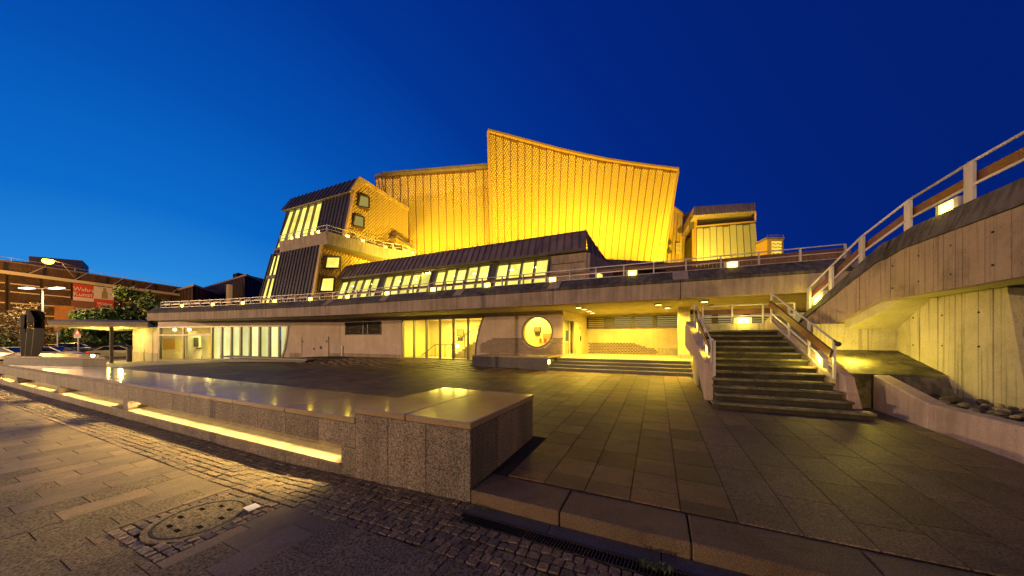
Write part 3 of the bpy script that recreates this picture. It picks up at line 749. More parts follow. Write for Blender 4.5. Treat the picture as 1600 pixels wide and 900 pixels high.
b = MB(); wbox(b, 2, -.28, -.24, -1.4, -.5, .9, 1.9); b.build('wall_panel', M['gold_dim'], lob)
b = MB(); b.ball(onw(2, 2.2, -1.0, 2.75), .14); b.ball(onw(2, .9, -.7, 2.75), .14); b.build('ceiling_lamp', M['lampw'], lob)
area('lobby_light', onw(2, 4.5, -2.6, 3.05), 3.0, 480, (1, .80, .22), parent=lob)
L3 = seglen(3)
wall_piece('wall', 3, [(0, -1), (L3, -1), (L3, 3.0), (0, 3.0)], [], M['plaster_y'])
b = MB(); wbox(b, 3, 0.02, L3 - .02, .0, .03, -.9, .55); b.build('plinth', M['conc_y'], pod)
# plinth band
b = MB(); wbox(b, 1, .02, L1 - .02, .0, .015, -.3, .72); b.build('plinth', M['conc'], pod)
b = MB(); b.box(-22.98, 16.985, 0, -16.7, 17.01, .74); b.build('plinth', M['conc'], pod)
# raised brick tiling around the round window
k = 0
bm_ = unit('wall_tile', M['tile'])
tl = []
z = 1.0; row = 0
while z < 1.9:
    x = -10.15 + (.09 if row % 2 else 0) + max(0, z - 1.5) * 2.6 * (1 if z > 1.45 else 0)
    while x < -4.85:
        if math.hypot(x + .085 + 6.3, z + .03 - 2.26) > 1.0:
            tl.append((x, z))
        x += .18
    z += .072; row += 1
tl.sort(key=lambda q: -q[0])
for x, z in tl[:290]:
    o = bpy.data.objects.new('wall_tile', bm_); COL.objects.link(o); o.parent = pod
    o.location = Vector((x + .085, 17.0, z + .06)) - ORG[pod.name]; o.scale = (.166, .03, .058)
b = MB()
for x, z in tl[290:]: b.box(x, 16.985, z, x + .166, 17.01, z + .058)
stuff(b.build('wall_tiles', M['tile'], pod, recalc=False))

# foyer behind window A and the round window
fo = thing('foyer', 'bright yellow foyer with a staircase, seen through the six pane and round windows', 'room', (-11, 20, .5))
b = MB(); b.box(-17.6, 21.3, .2, -4.9, 21.5, 3.4); b.box(-17.8, 17.3, .2, -17.6, 21.5, 3.4); b.box(-5.0, 17.3, .2, -4.9, 21.4, 3.4); b.build('wall', M['room_y'], fo)
b = MB(); b.box(-10.7, 18.9, .2, -10.5, 21.3, 3.4); b.build('partition', M['room_y'], fo)
b = MB(); b.box(-17.6, 17.25, .3, -4.9, 21.4, .48); b.build('floor', M['pave_light'], fo)
b = MB(); b.box(-17.6, 17.25, 3.38, -4.9, 21.4, 3.43); b.build('ceiling', M['plaster_y'], fo)
b = MB()
for k in range(9): b.box(-13.6 + k * .3, 18.8, .48, -13.3 + k * .3 + .01, 20.2, .48 + .17 * (k + 1))
b.build('stair', M['plaster_y'], fo)
b = MB(); b.tube((-13.6, 18.75, 1.45), (-11.2, 18.75, 2.8), .03); b.tube((-11.2, 18.75, 2.8), (-9.9, 18.75, 2.8), .03); b.tube((-16.2, 18.6, .6), (-14.9, 18.6, 1.45), .03); b.tube((-14.9, 18.6, 1.45), (-13.0, 18.6, 1.45), .03)
for q in (-13.5, -12.4, -11.3): b.tube((q, 18.75, .5), (q, 18.75, 1.5 + (q + 13.5) * .56), .022)
for q in (-14.9, -14.0, -13.1): b.tube((q, 18.6, .5), (q, 18.6, 1.45), .022)
b.build('handrail', M['frame'], fo)
point('foyer_lamp', (-13.4, 19.3, 1.55), .16, 60, (1, .78, .25), fo)
MB().ball((-13.35, 19.2, 1.35), .16).build('globe_lamp', M['lampw'], fo, smooth=True)
area('foyer_light', (-14.0, 19.3, 3.3), 3.0, 560, (1, .74, .10), parent=fo, sy=2)
area('foyer_light', (-7.6, 19.3, 3.3), 3.0, 360, (1, .74, .10), parent=fo, sy=2)
pic = plain('brown_picture', (.20, .15, .05), .6); red = plain('red_poster', (.7, .06, .015), .6)
def panel(name, label, cat, box_, m, fr=None):
    x0, y0, z0, x1, y1, z1 = box_
    t = thing(name, label, cat, ((x0 + x1) / 2, y1, z0))
    MB().box(x0, y0, z0, x1, y1, z1).build('frame', fr or M['dark'], t)
    MB().box(x0 + .04, y0 - .006, z0 + .04, x1 - .04, y0 - .001, z1 - .04).build('print', m, t)
panel('wall_picture', 'square brown picture on the foyer wall above the globe lamp', 'picture', (-14.6, 20.9, 2.1, -13.9, 20.94, 2.65), pic)
panel('wall_plaque', 'small dark plaque under the picture on the foyer wall', 'plaque', (-14.5, 20.9, 1.7, -14.05, 20.94, 2.0), M['dark'])
panel('wall_picture', 'brown framed picture in the middle of the round window', 'picture', (-7.49, 19.6, 2.31, -6.99, 19.64, 2.66), pic)
panel('wall_plaque', 'black plaque below the picture seen in the round window', 'plaque', (-7.41, 19.6, 2.09, -7.06, 19.64, 2.28), M['dark'])
panel('poster', 'wide orange poster at the right edge of the round window', 'poster', (-6.86, 19.6, 1.94, -6.27, 19.64, 2.24), plain('orange_poster', (.75, .28, .05), .6), M['gold_dim'])
panel('poster', 'narrow red poster left of the other red one in the round window', 'poster', (-7.10, 19.6, 1.60, -6.96, 19.64, 1.92), red, M['gold_dim'])
panel('poster', 'red poster below the orange one in the round window', 'poster', (-6.82, 19.6, 1.60, -6.58, 19.64, 1.92), red, M['gold_dim'])
MB().box(-8.3, 19.66, .5, -5.6, 19.7, 3.3).build('display_wall', M['room_y'], fo)

# ------------------------------------------------------------------ stone platform, portico steps, portico
t = thing('stone_platform', 'granite bench platform with a bronze toned top in front of the round window', 'platform', (-7, 15.7, .3))
for a, c in ((-9.25, -8.35), (-8.35, -7.45), (-7.45, -6.55), (-6.55, -5.65), (-5.65, -4.90)):
    b = MB(); b.box(a + .003, 14.72, .1, c - .003, 14.78, .90); b.build('cladding_panel', M['gran_dark'], t)
b = MB(); b.box(-9.22, 14.76, .1, -4.92, 16.98, .90); b.build('core', M['gran_dark'], t)
for a, c in ((-9.27, -7.1), (-7.1, -4.87)):
    b = MB(); b.box(a + .003, 14.69, .905, c - .003, 16.97, .985); b.build('top_slab', M['gran_top'], t)
o = tag(MB().box(-4.925, 14.80, .62, -4.88, 15.05, .82).build('step_lamp', M['lampw']), 'small square white lamp set in the side of the stone platform beside the steps', 'lamp')
t = thing('portico_steps', 'wide flight of low dark stone steps up to the lit portico', 'steps', (-1.5, 15.2, .3))
PF = .87
for k in range(4):
    y0 = 14.9 + .34 * k; z1 = .29 + .145 * (k + 1)
    for a, c in ((-4.88, -3.1), (-3.1, -1.3), (-1.3, .3), (.3, 1.35)):
        b = MB(); b.box(a + .002, y0, z1 - .05, c - .002, y0 + (.40 if k < 3 else .5), z1); b.build('tread', M['gran_dark'], t, bevel=.006)
    b = MB(); b.box(-4.88, y0 + .04, .0, 1.35, y0 + .4, z1 - .051); b.build('riser', M['gran_dark'], t)
po = thing('portico', 'deep yellow lit portico recess under the terrace with a square pillar', 'portico', (0, 18, PF))
b = MB(); b.box(-4.75, 16.38, .3, 9, 21.6, PF); b.build('floor', M['plaster_y'], po)
b = MB(); b.box(-5.2, 21.46, .3, 9, 21.7, 3.46); b.build('back_wall', M['plaster_y'], po)
# side wall with doors, running back from the corner of the front wall
sa, sb_ = V(-4.75, 16.995, 0), V(-4.35, 21.46, 0); sd = (sb_ - sa).normalized(); sn = V(sd.y, -sd.x, 0)
def sbox(b, u0_, u1_, o0, o1, z0_, z1_):
    g = lambda u, o_, z: sa + sd * u + sn * o_ + V(0, 0, z)
    return b.hexa([g(u0_, o0, z0_), g(u1_, o0, z0_), g(u1_, o1, z0_), g(u0_, o1, z0_), g(u0_, o0, z1_), g(u1_, o0, z1_), g(u1_, o1, z1_), g(u0_, o1, z1_)])
b = MB(); sbox(b, -.01, .15, -.15, 0, .3, 3.45); sbox(b, .15, 1.9, -.15, 0, 3.0, 3.45); sbox(b, 1.9, 4.45, -.15, 0, .3, 3.45); b.build('side_wall', M['plaster_y'], po)
d = thing('portico_door', 'glazed door with a blue notice in the side wall of the portico', 'door', sa + sd * 1 + V(0, 0, PF))
b = MB(); sbox(b, .15, .22, -.08, .03, PF, 3.0); sbox(b, .98, 1.06, -.08, .03, PF, 3.0); sbox(b, 1.83, 1.9, -.08, .03, PF, 3.0); sbox(b, .15, 1.9, -.08, .03, 2.93, 3.02); sbox(b, .15, 1.9, -.08, .03, PF, PF + .12); b.build('frame', M['white'], d)
for p, q in ((.22, .98), (1.06, 1.83)): b = MB(); sbox(b, p, q, -.04, -.03, PF + .1, 2.94); b.build('pane', M['glass'], d)
b = MB(); sbox(b, .22, 1.83, -.5, -.48, PF, 2.95); b.build('lit_blind', M['blindG'], d)
b = MB(); sbox(b, .30, .75, .035, .05, 1.75, 2.35); b.build('notice', plain('blue_notice', (.01, .05, .12), .4), d)
d = thing('panel_door', 'plain cream steel door beside the glazed door in the portico', 'door', sa + sd * 2.6 + V(0, 0, PF))
b = MB(); sbox(b, 2.05, 2.12, 0, .04, PF, 2.95); sbox(b, 3.12, 3.19, 0, .04, PF, 2.95); sbox(b, 2.05, 3.19, 0, .04, 2.9, 2.97); b.build('frame', M['white'], d)
b = MB(); sbox(b, 2.13, 3.11, 0, .02, PF + .02, 2.89); b.build('door_leaf', M['plaster_y'], d)
b = MB(); sbox(b, 2.95, 3.02, .02, .08, 1.75, 2.05); b.build('handle', M['iron'], d)
b = MB(); sbox(b, 2.85, 2.92, .02, .05, 2.5, 2.62); b.build('closer', M['dark'], d)
# pillar
pl = MB(); pc = onz(1069, 561, PF); pl.box(pc.x - .26, pc.y, PF - .02, pc.x + .25, pc.y + .5, 3.47); pl.build('pillar', M['plaster_y'], po, bevel=.01)
MB().box(pc.x - .27, pc.y - .012, PF, pc.x + .262, pc.y + .51, PF + .22).build('pillar_base', M['conc_y'], po)
# back wall vents
ls = [ony(q, 500, 21.4).x for q in (918, 944, 960, 986, 992, 1020, 1027, 1060, 1078, 1112, 1122, 1160, 1172, 1210)]
t = thing('vent_band', 'long dark louvred window band high on the back wall of the portico', 'vent', (0, 21.4, 2.6))
b = MB(); b.box(ls[0], 21.38, 2.56, 7.5, 21.45, 2.60); b.box(ls[0], 21.38, 3.26, 7.5, 21.45, 3.31); b.box(ls[0] - .05, 21.38, 2.56, ls[0] + .06, 21.45, 3.3)
for a, c in zip(ls[1::2], ls[2::2]): b.box(a, 21.385, 2.58, c, 21.45, 3.28)
b.build('frame', M['grille'], t)
for k in range(5):
    z = 2.63 + k * .13
    for i_, (a, c) in enumerate(zip(ls[0::2], ls[1::2])):
        MB().box(a, 21.36, z, c, 21.44, z + .055).build('slat', M['grille'], t)
slot = emit('lit_vent_opening', (1, .78, .28), .30)
MB().box(ls[2], 21.445, 2.6, 7.5, 21.455, 3.26).build('lit_backing', slot, t)
# tiled dado of the back wall
b = MB(); z = PF + .03; row = 0
tiles = []
while z < 1.55:
    x = -4.25 + (.1 if row % 2 else 0)
    xe = -.1 if z < 1.15 else -.1 - (z - 1.15) * 3.4
    while x < xe: tiles.append((x, z)); x += .2
    z += .105; row += 1
tmh = unit('dado_tile', M['tile'])
for x, z in tiles[:280]:
    o = bpy.data.objects.new('dado_tile', tmh); COL.objects.link(o); o.parent = po
    o.location = Vector((x + .09, 21.445, z + .09)) - ORG[po.name]; o.scale = (.17, .035, .085)
MB().box(.0, 21.43, PF, 7, 21.47, 1.30).build('dado_panel', M['conc_y'], po)
# ceiling vent box and recessed downlights
MB().box(1.05, 19.5, 3.2, 2.0, 20.3, 3.45).build('ceiling_box', M['grille'], po)
for (px_, py_) in ((904, 479.6), (913, 482), (920.5, 485), (925.7, 488), (1028.6, 475), (1043, 480), (1100.6, 470), (1108.4, 476.7)):
    p = onz(px_, py_, 3.44)
    t = thing('downlight', 'round recessed downlight in the portico ceiling', 'light', p, 'downlights in the portico ceiling')
    b = MB(); b.tube(p + V(0, 0, -.05), p + V(0, 0, .02), .17, 16); b.build('ring', M['white'], t)
    b = MB(); b.tube(p + V(0, 0, -.062), p + V(0, 0, -.052), .12, 16); b.build('glowing_disc', M['down'], t)
    area('downlight_beam', p + V(0, 0, -.07), .22, 115, (1, .66, .07), parent=t, spread=math.radians(140))
area('portico_fill', (5.0, 19.5, 3.35), .5, 60, (1, .70, .09), parent=po)  # added area lights without fixtures, to brighten the portico's inner part
area('portico_fill', (-1.6, 20.0, 3.38), 3.2, 190, (1, .68, .07), parent=po, sy=.5)

# ------------------------------------------------------------------ main outdoor stair
YS, ZS, TR, RS, NS = 9.05, .14, .30, .1675, 12
def xl(y): return 1.36 - .02 * (y - YS)
def xr(y): return 3.97 - .165 * (y - YS)
st = thing('outdoor_stair', 'worn mossy stone staircase of twelve steps up to the terrace landing', 'stair', (2.6, 9, .1))
for k in range(NS):
    y0 = YS + k * TR; z1 = ZS + RS * (k + 1)
    xa, xb = xl(y0) + (0 if k else -.12), xr(y0) + (.16 if k == 0 else 0)
    b = MB(); b.prism([V(xa, y0, z1 - .075), V(xb, y0, z1 - .075), V(xb, y0, z1), V(xa, y0, z1)], (0, TR + .05 if k < NS - 1 else .4, 0))
    sp = lerp(xa, xb, .36 + .1 * R.random())
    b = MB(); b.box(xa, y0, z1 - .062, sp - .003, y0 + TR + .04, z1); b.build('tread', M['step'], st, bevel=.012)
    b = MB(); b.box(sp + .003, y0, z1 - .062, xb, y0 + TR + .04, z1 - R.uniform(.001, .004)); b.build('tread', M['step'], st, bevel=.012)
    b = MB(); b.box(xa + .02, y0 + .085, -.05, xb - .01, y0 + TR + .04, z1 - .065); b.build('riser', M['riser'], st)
ZL = ZS + RS * NS
b = MB(); b.box(1.25, YS + NS * TR + .04, -.05, 4.9, 13.9, ZL); b.build('landing', M['conc_y'], st)
# left string wall: leaning slab, clear of the ground at its upper end
def yz_prism(b, pts, x0a, x1a): b.prism([V(x0a, y, z) for y, z in pts], (x1a - x0a, 0, 0))
t = thing('stair_side_wall', 'sloping concrete side wall with worn paint at the left of the stair', 'wall', (1.1, 10, .2))
b = MB()
pts = [(9.98, .18), (9.98, 1.20), (12.95, 2.50), (13.2, 2.30), (13.2, 1.62), (12.7, 1.46), (11.4, 1.30)]
lo = []; hi = []
k = len(b.v); n = len(pts)
for y, z in pts: lo.append(V(1.17 - .075 * (y - 10), y, z))
for y, z in pts: hi.append(V(1.38 - .03 * (y - 10), y, z))
b.v += [tuple(q) for q in lo + hi]; b.f.append(tuple(range(n - 1, -1, -1))); b.f.append(tuple(range(n, 2 * n))); b.m += [0, 0]
for i in range(n): j = (i + 1) % n; b.f.append((i, j, n + j, n + i)); b.m.append(0)
b.build('wall', M['lowwall'], t, bevel=.01)
t = thing('stair_side_wall', 'sloping concrete side wall with a lamp, at the right of the stair', 'wall', (4, 10, .2))
b = MB(); pts = [(9.95, .14), (9.95, 1.02), (10.6, 1.42), (12.9, 2.62), (13.2, 2.45), (13.2, .1)]
n = len(pts); b.v += [(xr(y) + .02, y, z) for y, z in pts] + [(xr(y) + .30, y, z) for y, z in pts]
b.f.append(tuple(range(n - 1, -1, -1))); b.f.append(tuple(range(n, 2 * n))); b.m += [0, 0]
for i in range(n): j = (i + 1) % n; b.f.append((i, j, n + j, n + i)); b.m.append(0)
b.build('wall', M['conc_board'], t, bevel=.01)
MB().hexa([(3.98, 9.70, .14), (4.24, 9.74, .14), (4.20, 10.2, .14), (3.90, 10.2, .14), (3.90, 9.78, 1.02), (4.10, 9.82, .98), (4.10, 10.2, 1.12), (3.86, 10.2, 1.18)]).build('end_block', M['lowwall'], t, bevel=.015)

def railing(name, label, pts, post_h, mat, plank=True, posts=None, group=None, lower=.5, top_r=.023, plank_z=(.55, .8), plank_side=.05, base=True, pw=.042, pd=.08):
    """pts: base line; rails follow it"""
    t = thing(name, label, 'railing', pts[0], group)
    pts = [Vector(p) for p in pts]; U = V(0, 0, 1)
    for p in (posts or pts):
        p = Vector(p); b = MB(); b.box(p.x - pw / 2, p.y - pd / 2, p.z, p.x + pw / 2, p.y + pd / 2, p.z + post_h - .01); b.build('post', mat, t)
    b = MB()
    for a, c in zip(pts, pts[1:]): b.tube(a + U * post_h, c + U * post_h, top_r, 8)
    b.build('top_rail', mat, t)
    b = MB()
    for a, c in zip(pts, pts[1:]): b.beam(a + U * post_h * lower, c + U * post_h * lower, .03, .05)
    b.build('lower_rail', mat, t)
    if base:
        b = MB()
        for a, c in zip(pts, pts[1:]): b.beam(a + U * .02, c + U * .02, .08, .02)
        b.build('base_rail', mat, t)
    if plank:
        for a, c in zip(pts, pts[1:]):
            d = (c - a).normalized(); s = V(-d.y, d.x, 0).normalized() * plank_side
            b = MB(); z = (plank_z[0] + plank_z[1]) / 2 * post_h
            b.beam(a + U * z + s, c + U * z + s, .035, (plank_z[1] - plank_z[0]) * post_h); b.build('wooden_plank', M['wood'], t)
    return t
# terrace railing (bays of about 1.15 m)
def fline(x):
    P = [fn_off(i, SB + .12) for i in range(len(FA))]
    for a, c in zip(P, P[1:]):
        if a.x <= x <= c.x: return a.y + (c.y - a.y) * (x - a.x) / (c.x - a.x)
    return P[0].y if x < P[0].x else P[-1].y
xsr = [-1.28 + 1.15 * k for k in range(-32, 7)]
t = thing('terrace_railing', 'long white metal railing with a dark plank along the terrace edge', 'railing', (-15, 13.9, ZT))
for x in xsr:
    y = fline(x); b = MB(); b.hexa([(x - .022, y - .05, ZT), (x + .022, y - .05, ZT), (x + .022, y + .05, ZT), (x - .022, y + .05, ZT), (x - .022, y - .05, ZT + .30), (x + .022, y - .05, ZT + .30), (x + .022, y + .05, ZT + .30), (x - .022, y + .05, ZT + .30)])
    b.hexa([(x - .022, y - .05, ZT + .30), (x + .022, y - .05, ZT + .30), (x + .022, y + .05, ZT + .30), (x - .022, y + .05, ZT + .30), (x - .022, y - .02, ZT + .47), (x + .022, y - .02, ZT + .47), (x + .022, y + .05, ZT + .47), (x - .022, y + .05, ZT + .47)])
    b.build('post', M['rail_w'], t)
for nm_, z, w_, h_, off, mat in (('top_rail', .48, .045, .035, 0, 'rail_w'), ('lower_rail', .235, .03, .035, 0, 'rail_w'), ('base_rail', .022, .09, .02, 0, 'rail_w')):
    b = MB()
    for a, c in zip(xsr, xsr[1:]): b.beam((a, fline(a) + off, ZT + z), (c, fline(c) + off, ZT + z), w_, h_)
    b.build(nm_, M[mat], t)
for a, c in zip(xsr, xsr[1:]):
    b = MB(); b.beam((a + .01, fline(a) + .10, ZT + .32), (c - .01, fline(c) + .10, ZT + .32), .04, .13); b.build('wooden_plank', M['wood'], t)
for k in range(-10, 3):
    x = -1.10 + .16 + 3.45 * k
    if -37.5 < x < 4:
        d = V(1, 0, 0) if x > -19.6 else V(1, .13, 0)
        wall_lamp((x, fline(x) - .02, ZT + .005), d, (0, -1, 0), 1, 'glowing box lamp on the terrace edge between railing posts', 'lamps along the terrace edge', .19, .30)
# landing railing with plank and lamp
lr = [V(1.55, 13.62, ZL + .12), V(4.25, 13.62, ZL + .12)]
MB().box(1.4, 13.55, ZL - .1, 4.5, 13.78, ZL + .24).build('landing_upstand', M['conc_y'], st)
lp = [V(q, 13.62, ZL + .24) for q in (1.55, 2.45, 3.35, 4.2)]
railing('landing_railing', 'white railing with a brown plank across the back of the stair landing', lp, .68, M['white'], True, None, None, .42)
wall_lamp((2.42 + .35, 13.58, ZL + .25), (1, 0, 0), (0, -1, 0), 1, 'glowing box lamp on the railing at the back of the stair landing', None, .20, .34, None, 18)
# stair railings
def L_top(y): return lerp(1.20, 2.50, (y - 9.98) / 2.97)
lp = [V(1.33 - .04 * (y - 10), y, L_top(y)) for y in (10.0, 11.0, 12.0, 12.9)]
t = railing('stair_railing', 'weathered white railing on the left side wall of the stair', lp, .62, M['rail_w'], False, None, None, .45, .024)
for a, c, z in ((lp[0], lp[1], .35), (lp[1], lp[2], .35), (lp[2], lp[3], .35)):
    b = MB(); b.beam(a + V(-.03, 0, z), c + V(-.03, 0, z), .03, .16); b.build('wooden_plank', M['wood'], t)
b = MB(); b.box(lp[0].x + .04, 9.96, .85, lp[0].x + .10, 10.04, 1.82); b.build('end_post', M['rail_w'], t)
b = MB(); b.ball(lp[0] + V(.0, -.1, .62), .05); b.build('rail_end', M['rail_w'], t)
for y, lab in ((10.45, 'lower'), (12.1, 'upper')):
    wall_lamp((1.34 - .04 * (y - 10), y, L_top(y) + .08), (0, 1, .44), (1, 0, 0), 1, 'small glowing lamp at the %s end of the left stair railing' % lab, None, .26, .30)
def R_top(y): return lerp(1.0, 2.62, (y - 9.95) / 2.95)
rp = [V(xr(y) + .0, y, R_top(y) - .12) for y in (9.98, 10.9, 11.8, 12.75)]
t = railing('stair_railing', 'white railing with a broad brown plank on the right side of the stair', rp, .92, M['white'], False, None, None, .30, .023)
for a, c in zip(rp, rp[1:]):
    b = MB(); b.beam(a + V(-.05, 0, .60), c + V(-.05, 0, .60), .05, .19); b.build('wooden_plank', M['wood'], t)
b = MB(); b.ball(rp[0] + V(0, -.18, .84), .06); b.tube(rp[0] + V(0, -.18, .84), rp[0] + V(0, 0, .92), .028); b.build('rail_end', M['dark'], t, smooth=True)
wall_lamp((xr(10.4) + .0, 10.42, R_top(10.42) - .02), (0, 1, .5), (-1, 0, 0), 1, 'glowing box lamp under the plank of the right stair railing', None, .22, .28, None, 20)

# ------------------------------------------------------------------ elevated walkway and its stair beam on the right
wk = thing('elevated_walkway', 'massive board marked concrete walkway beam rising beside the stair on the right', 'walkway', (5.5, 8, 0))
A_, B2, C2 = V(5.30, -4, 0), V(5.30, 11.2, 0), V(4.22, 13.28, 0)
def wk_at(s):
    """s along the edge: 0 at A, 15.2 at the knee, then down the stair; returns point and (bottom, boundary, top) heights"""
    if s <= 15.2: p = lerp(A_, B2, s / 15.2)
    else: p = lerp(B2, C2, (s - 15.2) / (C2 - B2).length)
    if s <= 14.6: z = (2.85, 4.0, 4.5)
    elif s <= 15.4: q = sm((s - 14.6) / .8) * .12; z = (2.85 - q * .2, 4.0 - q, 4.5 - q)
    else:
        q = (s - 15.4) / (15.2 + (C2 - B2).length - 15.4); z = (lerp(2.83, 1.72, q), lerp(3.88, 2.36, q), lerp(4.38, 2.66, q))
    return p, z
SE = 15.2 + (C2 - B2).length
s = 0; fn = []
boards = MB(); k = 0
while s < SE - .01:
    s1 = min(SE, s + (R.uniform(.09, .20) if s > 7 else .3))
    p0, z0_ = wk_at(s); p1, z1_ = wk_at(s1 - .008); d = (p1 - p0).normalized(); n = V(-d.y, d.x, 0)   # outward is -x
    off = R.uniform(0, .02); g = n * (off)
    a0, a1 = p0 + g, p1 + g
    boards.hexa([a0 + V(0, 0, z0_[0]), a1 + V(0, 0, z1_[0]), p1 - n * .25 + V(0, 0, z1_[0]), p0 - n * .25 + V(0, 0, z0_[0]), a0 + V(0, 0, z0_[1] - .012), a1 + V(0, 0, z1_[1] - .012), p1 - n * .25 + V(0, 0, z1_[1]), p0 - n * .25 + V(0, 0, z0_[1])])
    s = s1
boards.build('beam_face', M['conc_board'], wk, recalc=False)
b = MB(); s = 0
while s < SE - .01:
    s1 = min(SE, s + (R.uniform(.12, .25) if s > 7 else .5)); p0, z0_ = wk_at(s); p1, z1_ = wk_at(s1 - .003); d = (p1 - p0).normalized(); n = V(-d.y, d.x, 0); o_ = R.uniform(0, .01)
    b.hexa([p0 + n * (.04 + o_) + V(0, 0, z0_[1]), p1 + n * (.04 + o_) + V(0, 0, z1_[1]), p1 - n * .45 + V(0, 0, z1_[1]), p0 - n * .45 + V(0, 0, z0_[1]),
            p0 - n * (.14 - o_) + V(0, 0, z0_[2]), p1 - n * (.14 - o_) + V(0, 0, z1_[2]), p1 - n * .45 + V(0, 0, z1_[2]), p0 - n * .45 + V(0, 0, z0_[2])])
    s = s1
b.build('coping', M['conc_dark'], wk, recalc=False)
b = MB(); b.box(5.50, -4, 2.852, 9.0, 11.0, 3.9); b.build('deck', M['soffit'], wk)
b = MB(); b.box(5.36, -4, 2.846, 5.52, 11.0, 3.2); b.build('soffit_edge', M['soffit'], wk)
b = MB(); b.hexa([(5.50, 11.003, 2.845), (9, 11.003, 2.845), (9, 12.6, 1.9), (4.70, 12.6, 1.9), (5.50, 11.003, 3.5), (9, 11.003, 3.5), (9, 12.6, 2.6), (4.70, 12.6, 2.6)]); b.build('stair_soffit', M['soffit'], wk)
b = MB()
for k in range(9):
    sv_ = 8.2 + k * .85
    if sv_ < SE - 1:
        p, z = wk_at(sv_)
        for f_ in (.25, .75):
            c = p + V(-.003, 0, lerp(z[0], z[1], f_)); b.tube(c + V(.02, 0, 0), c - V(.019, 0, 0), .018, 8)
stuff(b.build('tie_holes', M['joint'], wk))
# railing of the walkway
def wtop(s): p, z = wk_at(s); d = (wk_at(min(SE, s + .05))[0] - wk_at(max(0, s - .05))[0]).normalized(); n = V(-d.y, d.x, 0); return p - n * .28 + V(0, 0, z[2])
ss = [0, 2.4, 4.8, 7.2, 9.4, 11.05, 12.7, 14.35, 15.0, 16.0, 17.1, SE - .05]
ss = [0, 3.2, 6.4, 8.2, 9.9, 11.6, 13.38, 15.05, 16.0, 16.8, SE - .06]
railing('walkway_railing', 'white metal railing with a brown plank along the elevated walkway at the right', [wtop(q) for q in ss], .82, M['white'], True, None, None, .44, .028, (.50, .74), -.07, True, .05, .20)
ss2 = [wtop(q) + V(1.9, 0, 0) for q in ss[3:8]]
railing('walkway_railing', 'far side railing of the elevated walkway, showing low behind the near one', ss2, .40, M['white'], False)
wall_lamp(wtop(13.9) + V(.02, .0, 0), (0, 1, 0), (-1, 0, 0), 1, 'large glowing box lamp on the elevated walkway edge at the upper right', None, .24, .36, None, 2)
pq = wtop(17.15); wall_lamp(pq + V(.0, .0, .02), (C2 - B2).normalized() + V(0, 0, -.7), (-1, 0, 0), 1, 'glowing box lamp on the low end of the walkway stair beam', None, .22, .26, None, 12)
# pier and back wall under the walkway
pier = thing('walkway_pier', 'pale board marked concrete pier wall standing under the elevated walkway', 'pier', (6, 10, 0))
b = MB(); y = 12.3
def yfront(z): return 8.8 + .44 * sm(z / 2.9) if False else 8.75 + .17 * z
while y > 8.6:
    y1 = y - R.uniform(.10, .19); off = R.uniform(0, .016); x0 = 5.96 - off
    def zl(y): return 0.2
    if y1 > yfront(2.845):
        b.hexa([(x0, y1 + .007, 0), (6.4, y1 + .007, 0), (6.4, y, 0), (x0, y, 0), (x0, y1 + .007, 2.843), (6.4, y1 + .007, 2.843), (6.4, y, 2.843), (x0, y, 2.843)])
        y = y1
    else:
        b.hexa([(x0, yfront(0), 0), (7.6, yfront(0), 0), (7.6, y, 0), (x0, y, 0), (x0, yfront(2.84), 2.843), (7.6, yfront(2.84), 2.843), (7.6, y, 2.843), (x0, y, 2.843)]); break
b.build('pier_face', M['conc_y'], pier, recalc=False)
b = MB(); x = 4.2
while x < 5.95:
    x1 = min(5.96, x + R.uniform(.1, .17)); o_ = R.uniform(0, .01); b.box(x, 12.2 - o_, 1.3, x1 - .004, 12.5, 2.3); x = x1
b.build('back_face', M['conc_y'], pier, recalc=False)
b = MB()
for yy in (11.6, 10.7, 9.8):
    for zz in (1.7, 2.4): b.tube((5.97, yy, zz), (5.938, yy, zz), .018, 8)
stuff(b.build('tie_holes', M['joint'], pier))
t = thing('sloping_ledge', 'mossy sloping concrete ledge between the stair and the pier', 'ledge', (5, 11, 1))
MB().hexa([(4.2, 10.55, .97), (5.97, 10.55, .97), (5.97, 12.25, 1.55), (3.9, 12.25, 1.55), (4.2, 10.55, 1.0), (5.965, 10.55, 1.03), (5.965, 12.25, 1.56), (3.9, 12.25, 1.56)]).build('top', M['mossy'], t)
MB().hexa([(4.2, 10.56, .0), (4.72, 10.56, .0), (4.72, 12, .0), (4.2, 12, .0), (4.2, 10.56, .966), (4.72, 10.56, .966), (4.72, 12, .966), (4.2, 12, .966)]).build('stone_block', M['mossy'], t, bevel=.015)
MB().hexa([(4.73, 10.1, .0), (5.97, 10.05, .0), (5.97, 12, .0), (4.73, 12, .0), (4.73, 10.52, .966), (5.955, 10.52, .966), (5.97, 12, .966), (4.73, 12, .966)]).build('sloping_face', M['conc_dark'], t)
# assumed lamp, hidden behind the right side wall, that lights the soffit
t = thing('assumed_bulkhead_lamp', 'wall lamp behind the right side wall of the stair, lighting the ledge and soffit', 'lamp', (4.30, 10.95, 1.35))
MB().box(4.02, 10.8, 1.15, 4.08, 11.05, 1.40).build('housing', M['white'], t)
MB().box(4.085, 10.82, 1.17, 4.13, 11.03, 1.38).build('diffuser', M['lampw'], t)
point('assumed_bulkhead_glow', (4.66, 11.25, 1.42), .08, 82, (1, .73, .08), t)  # light of the assumed lamp, placed apart from its housing
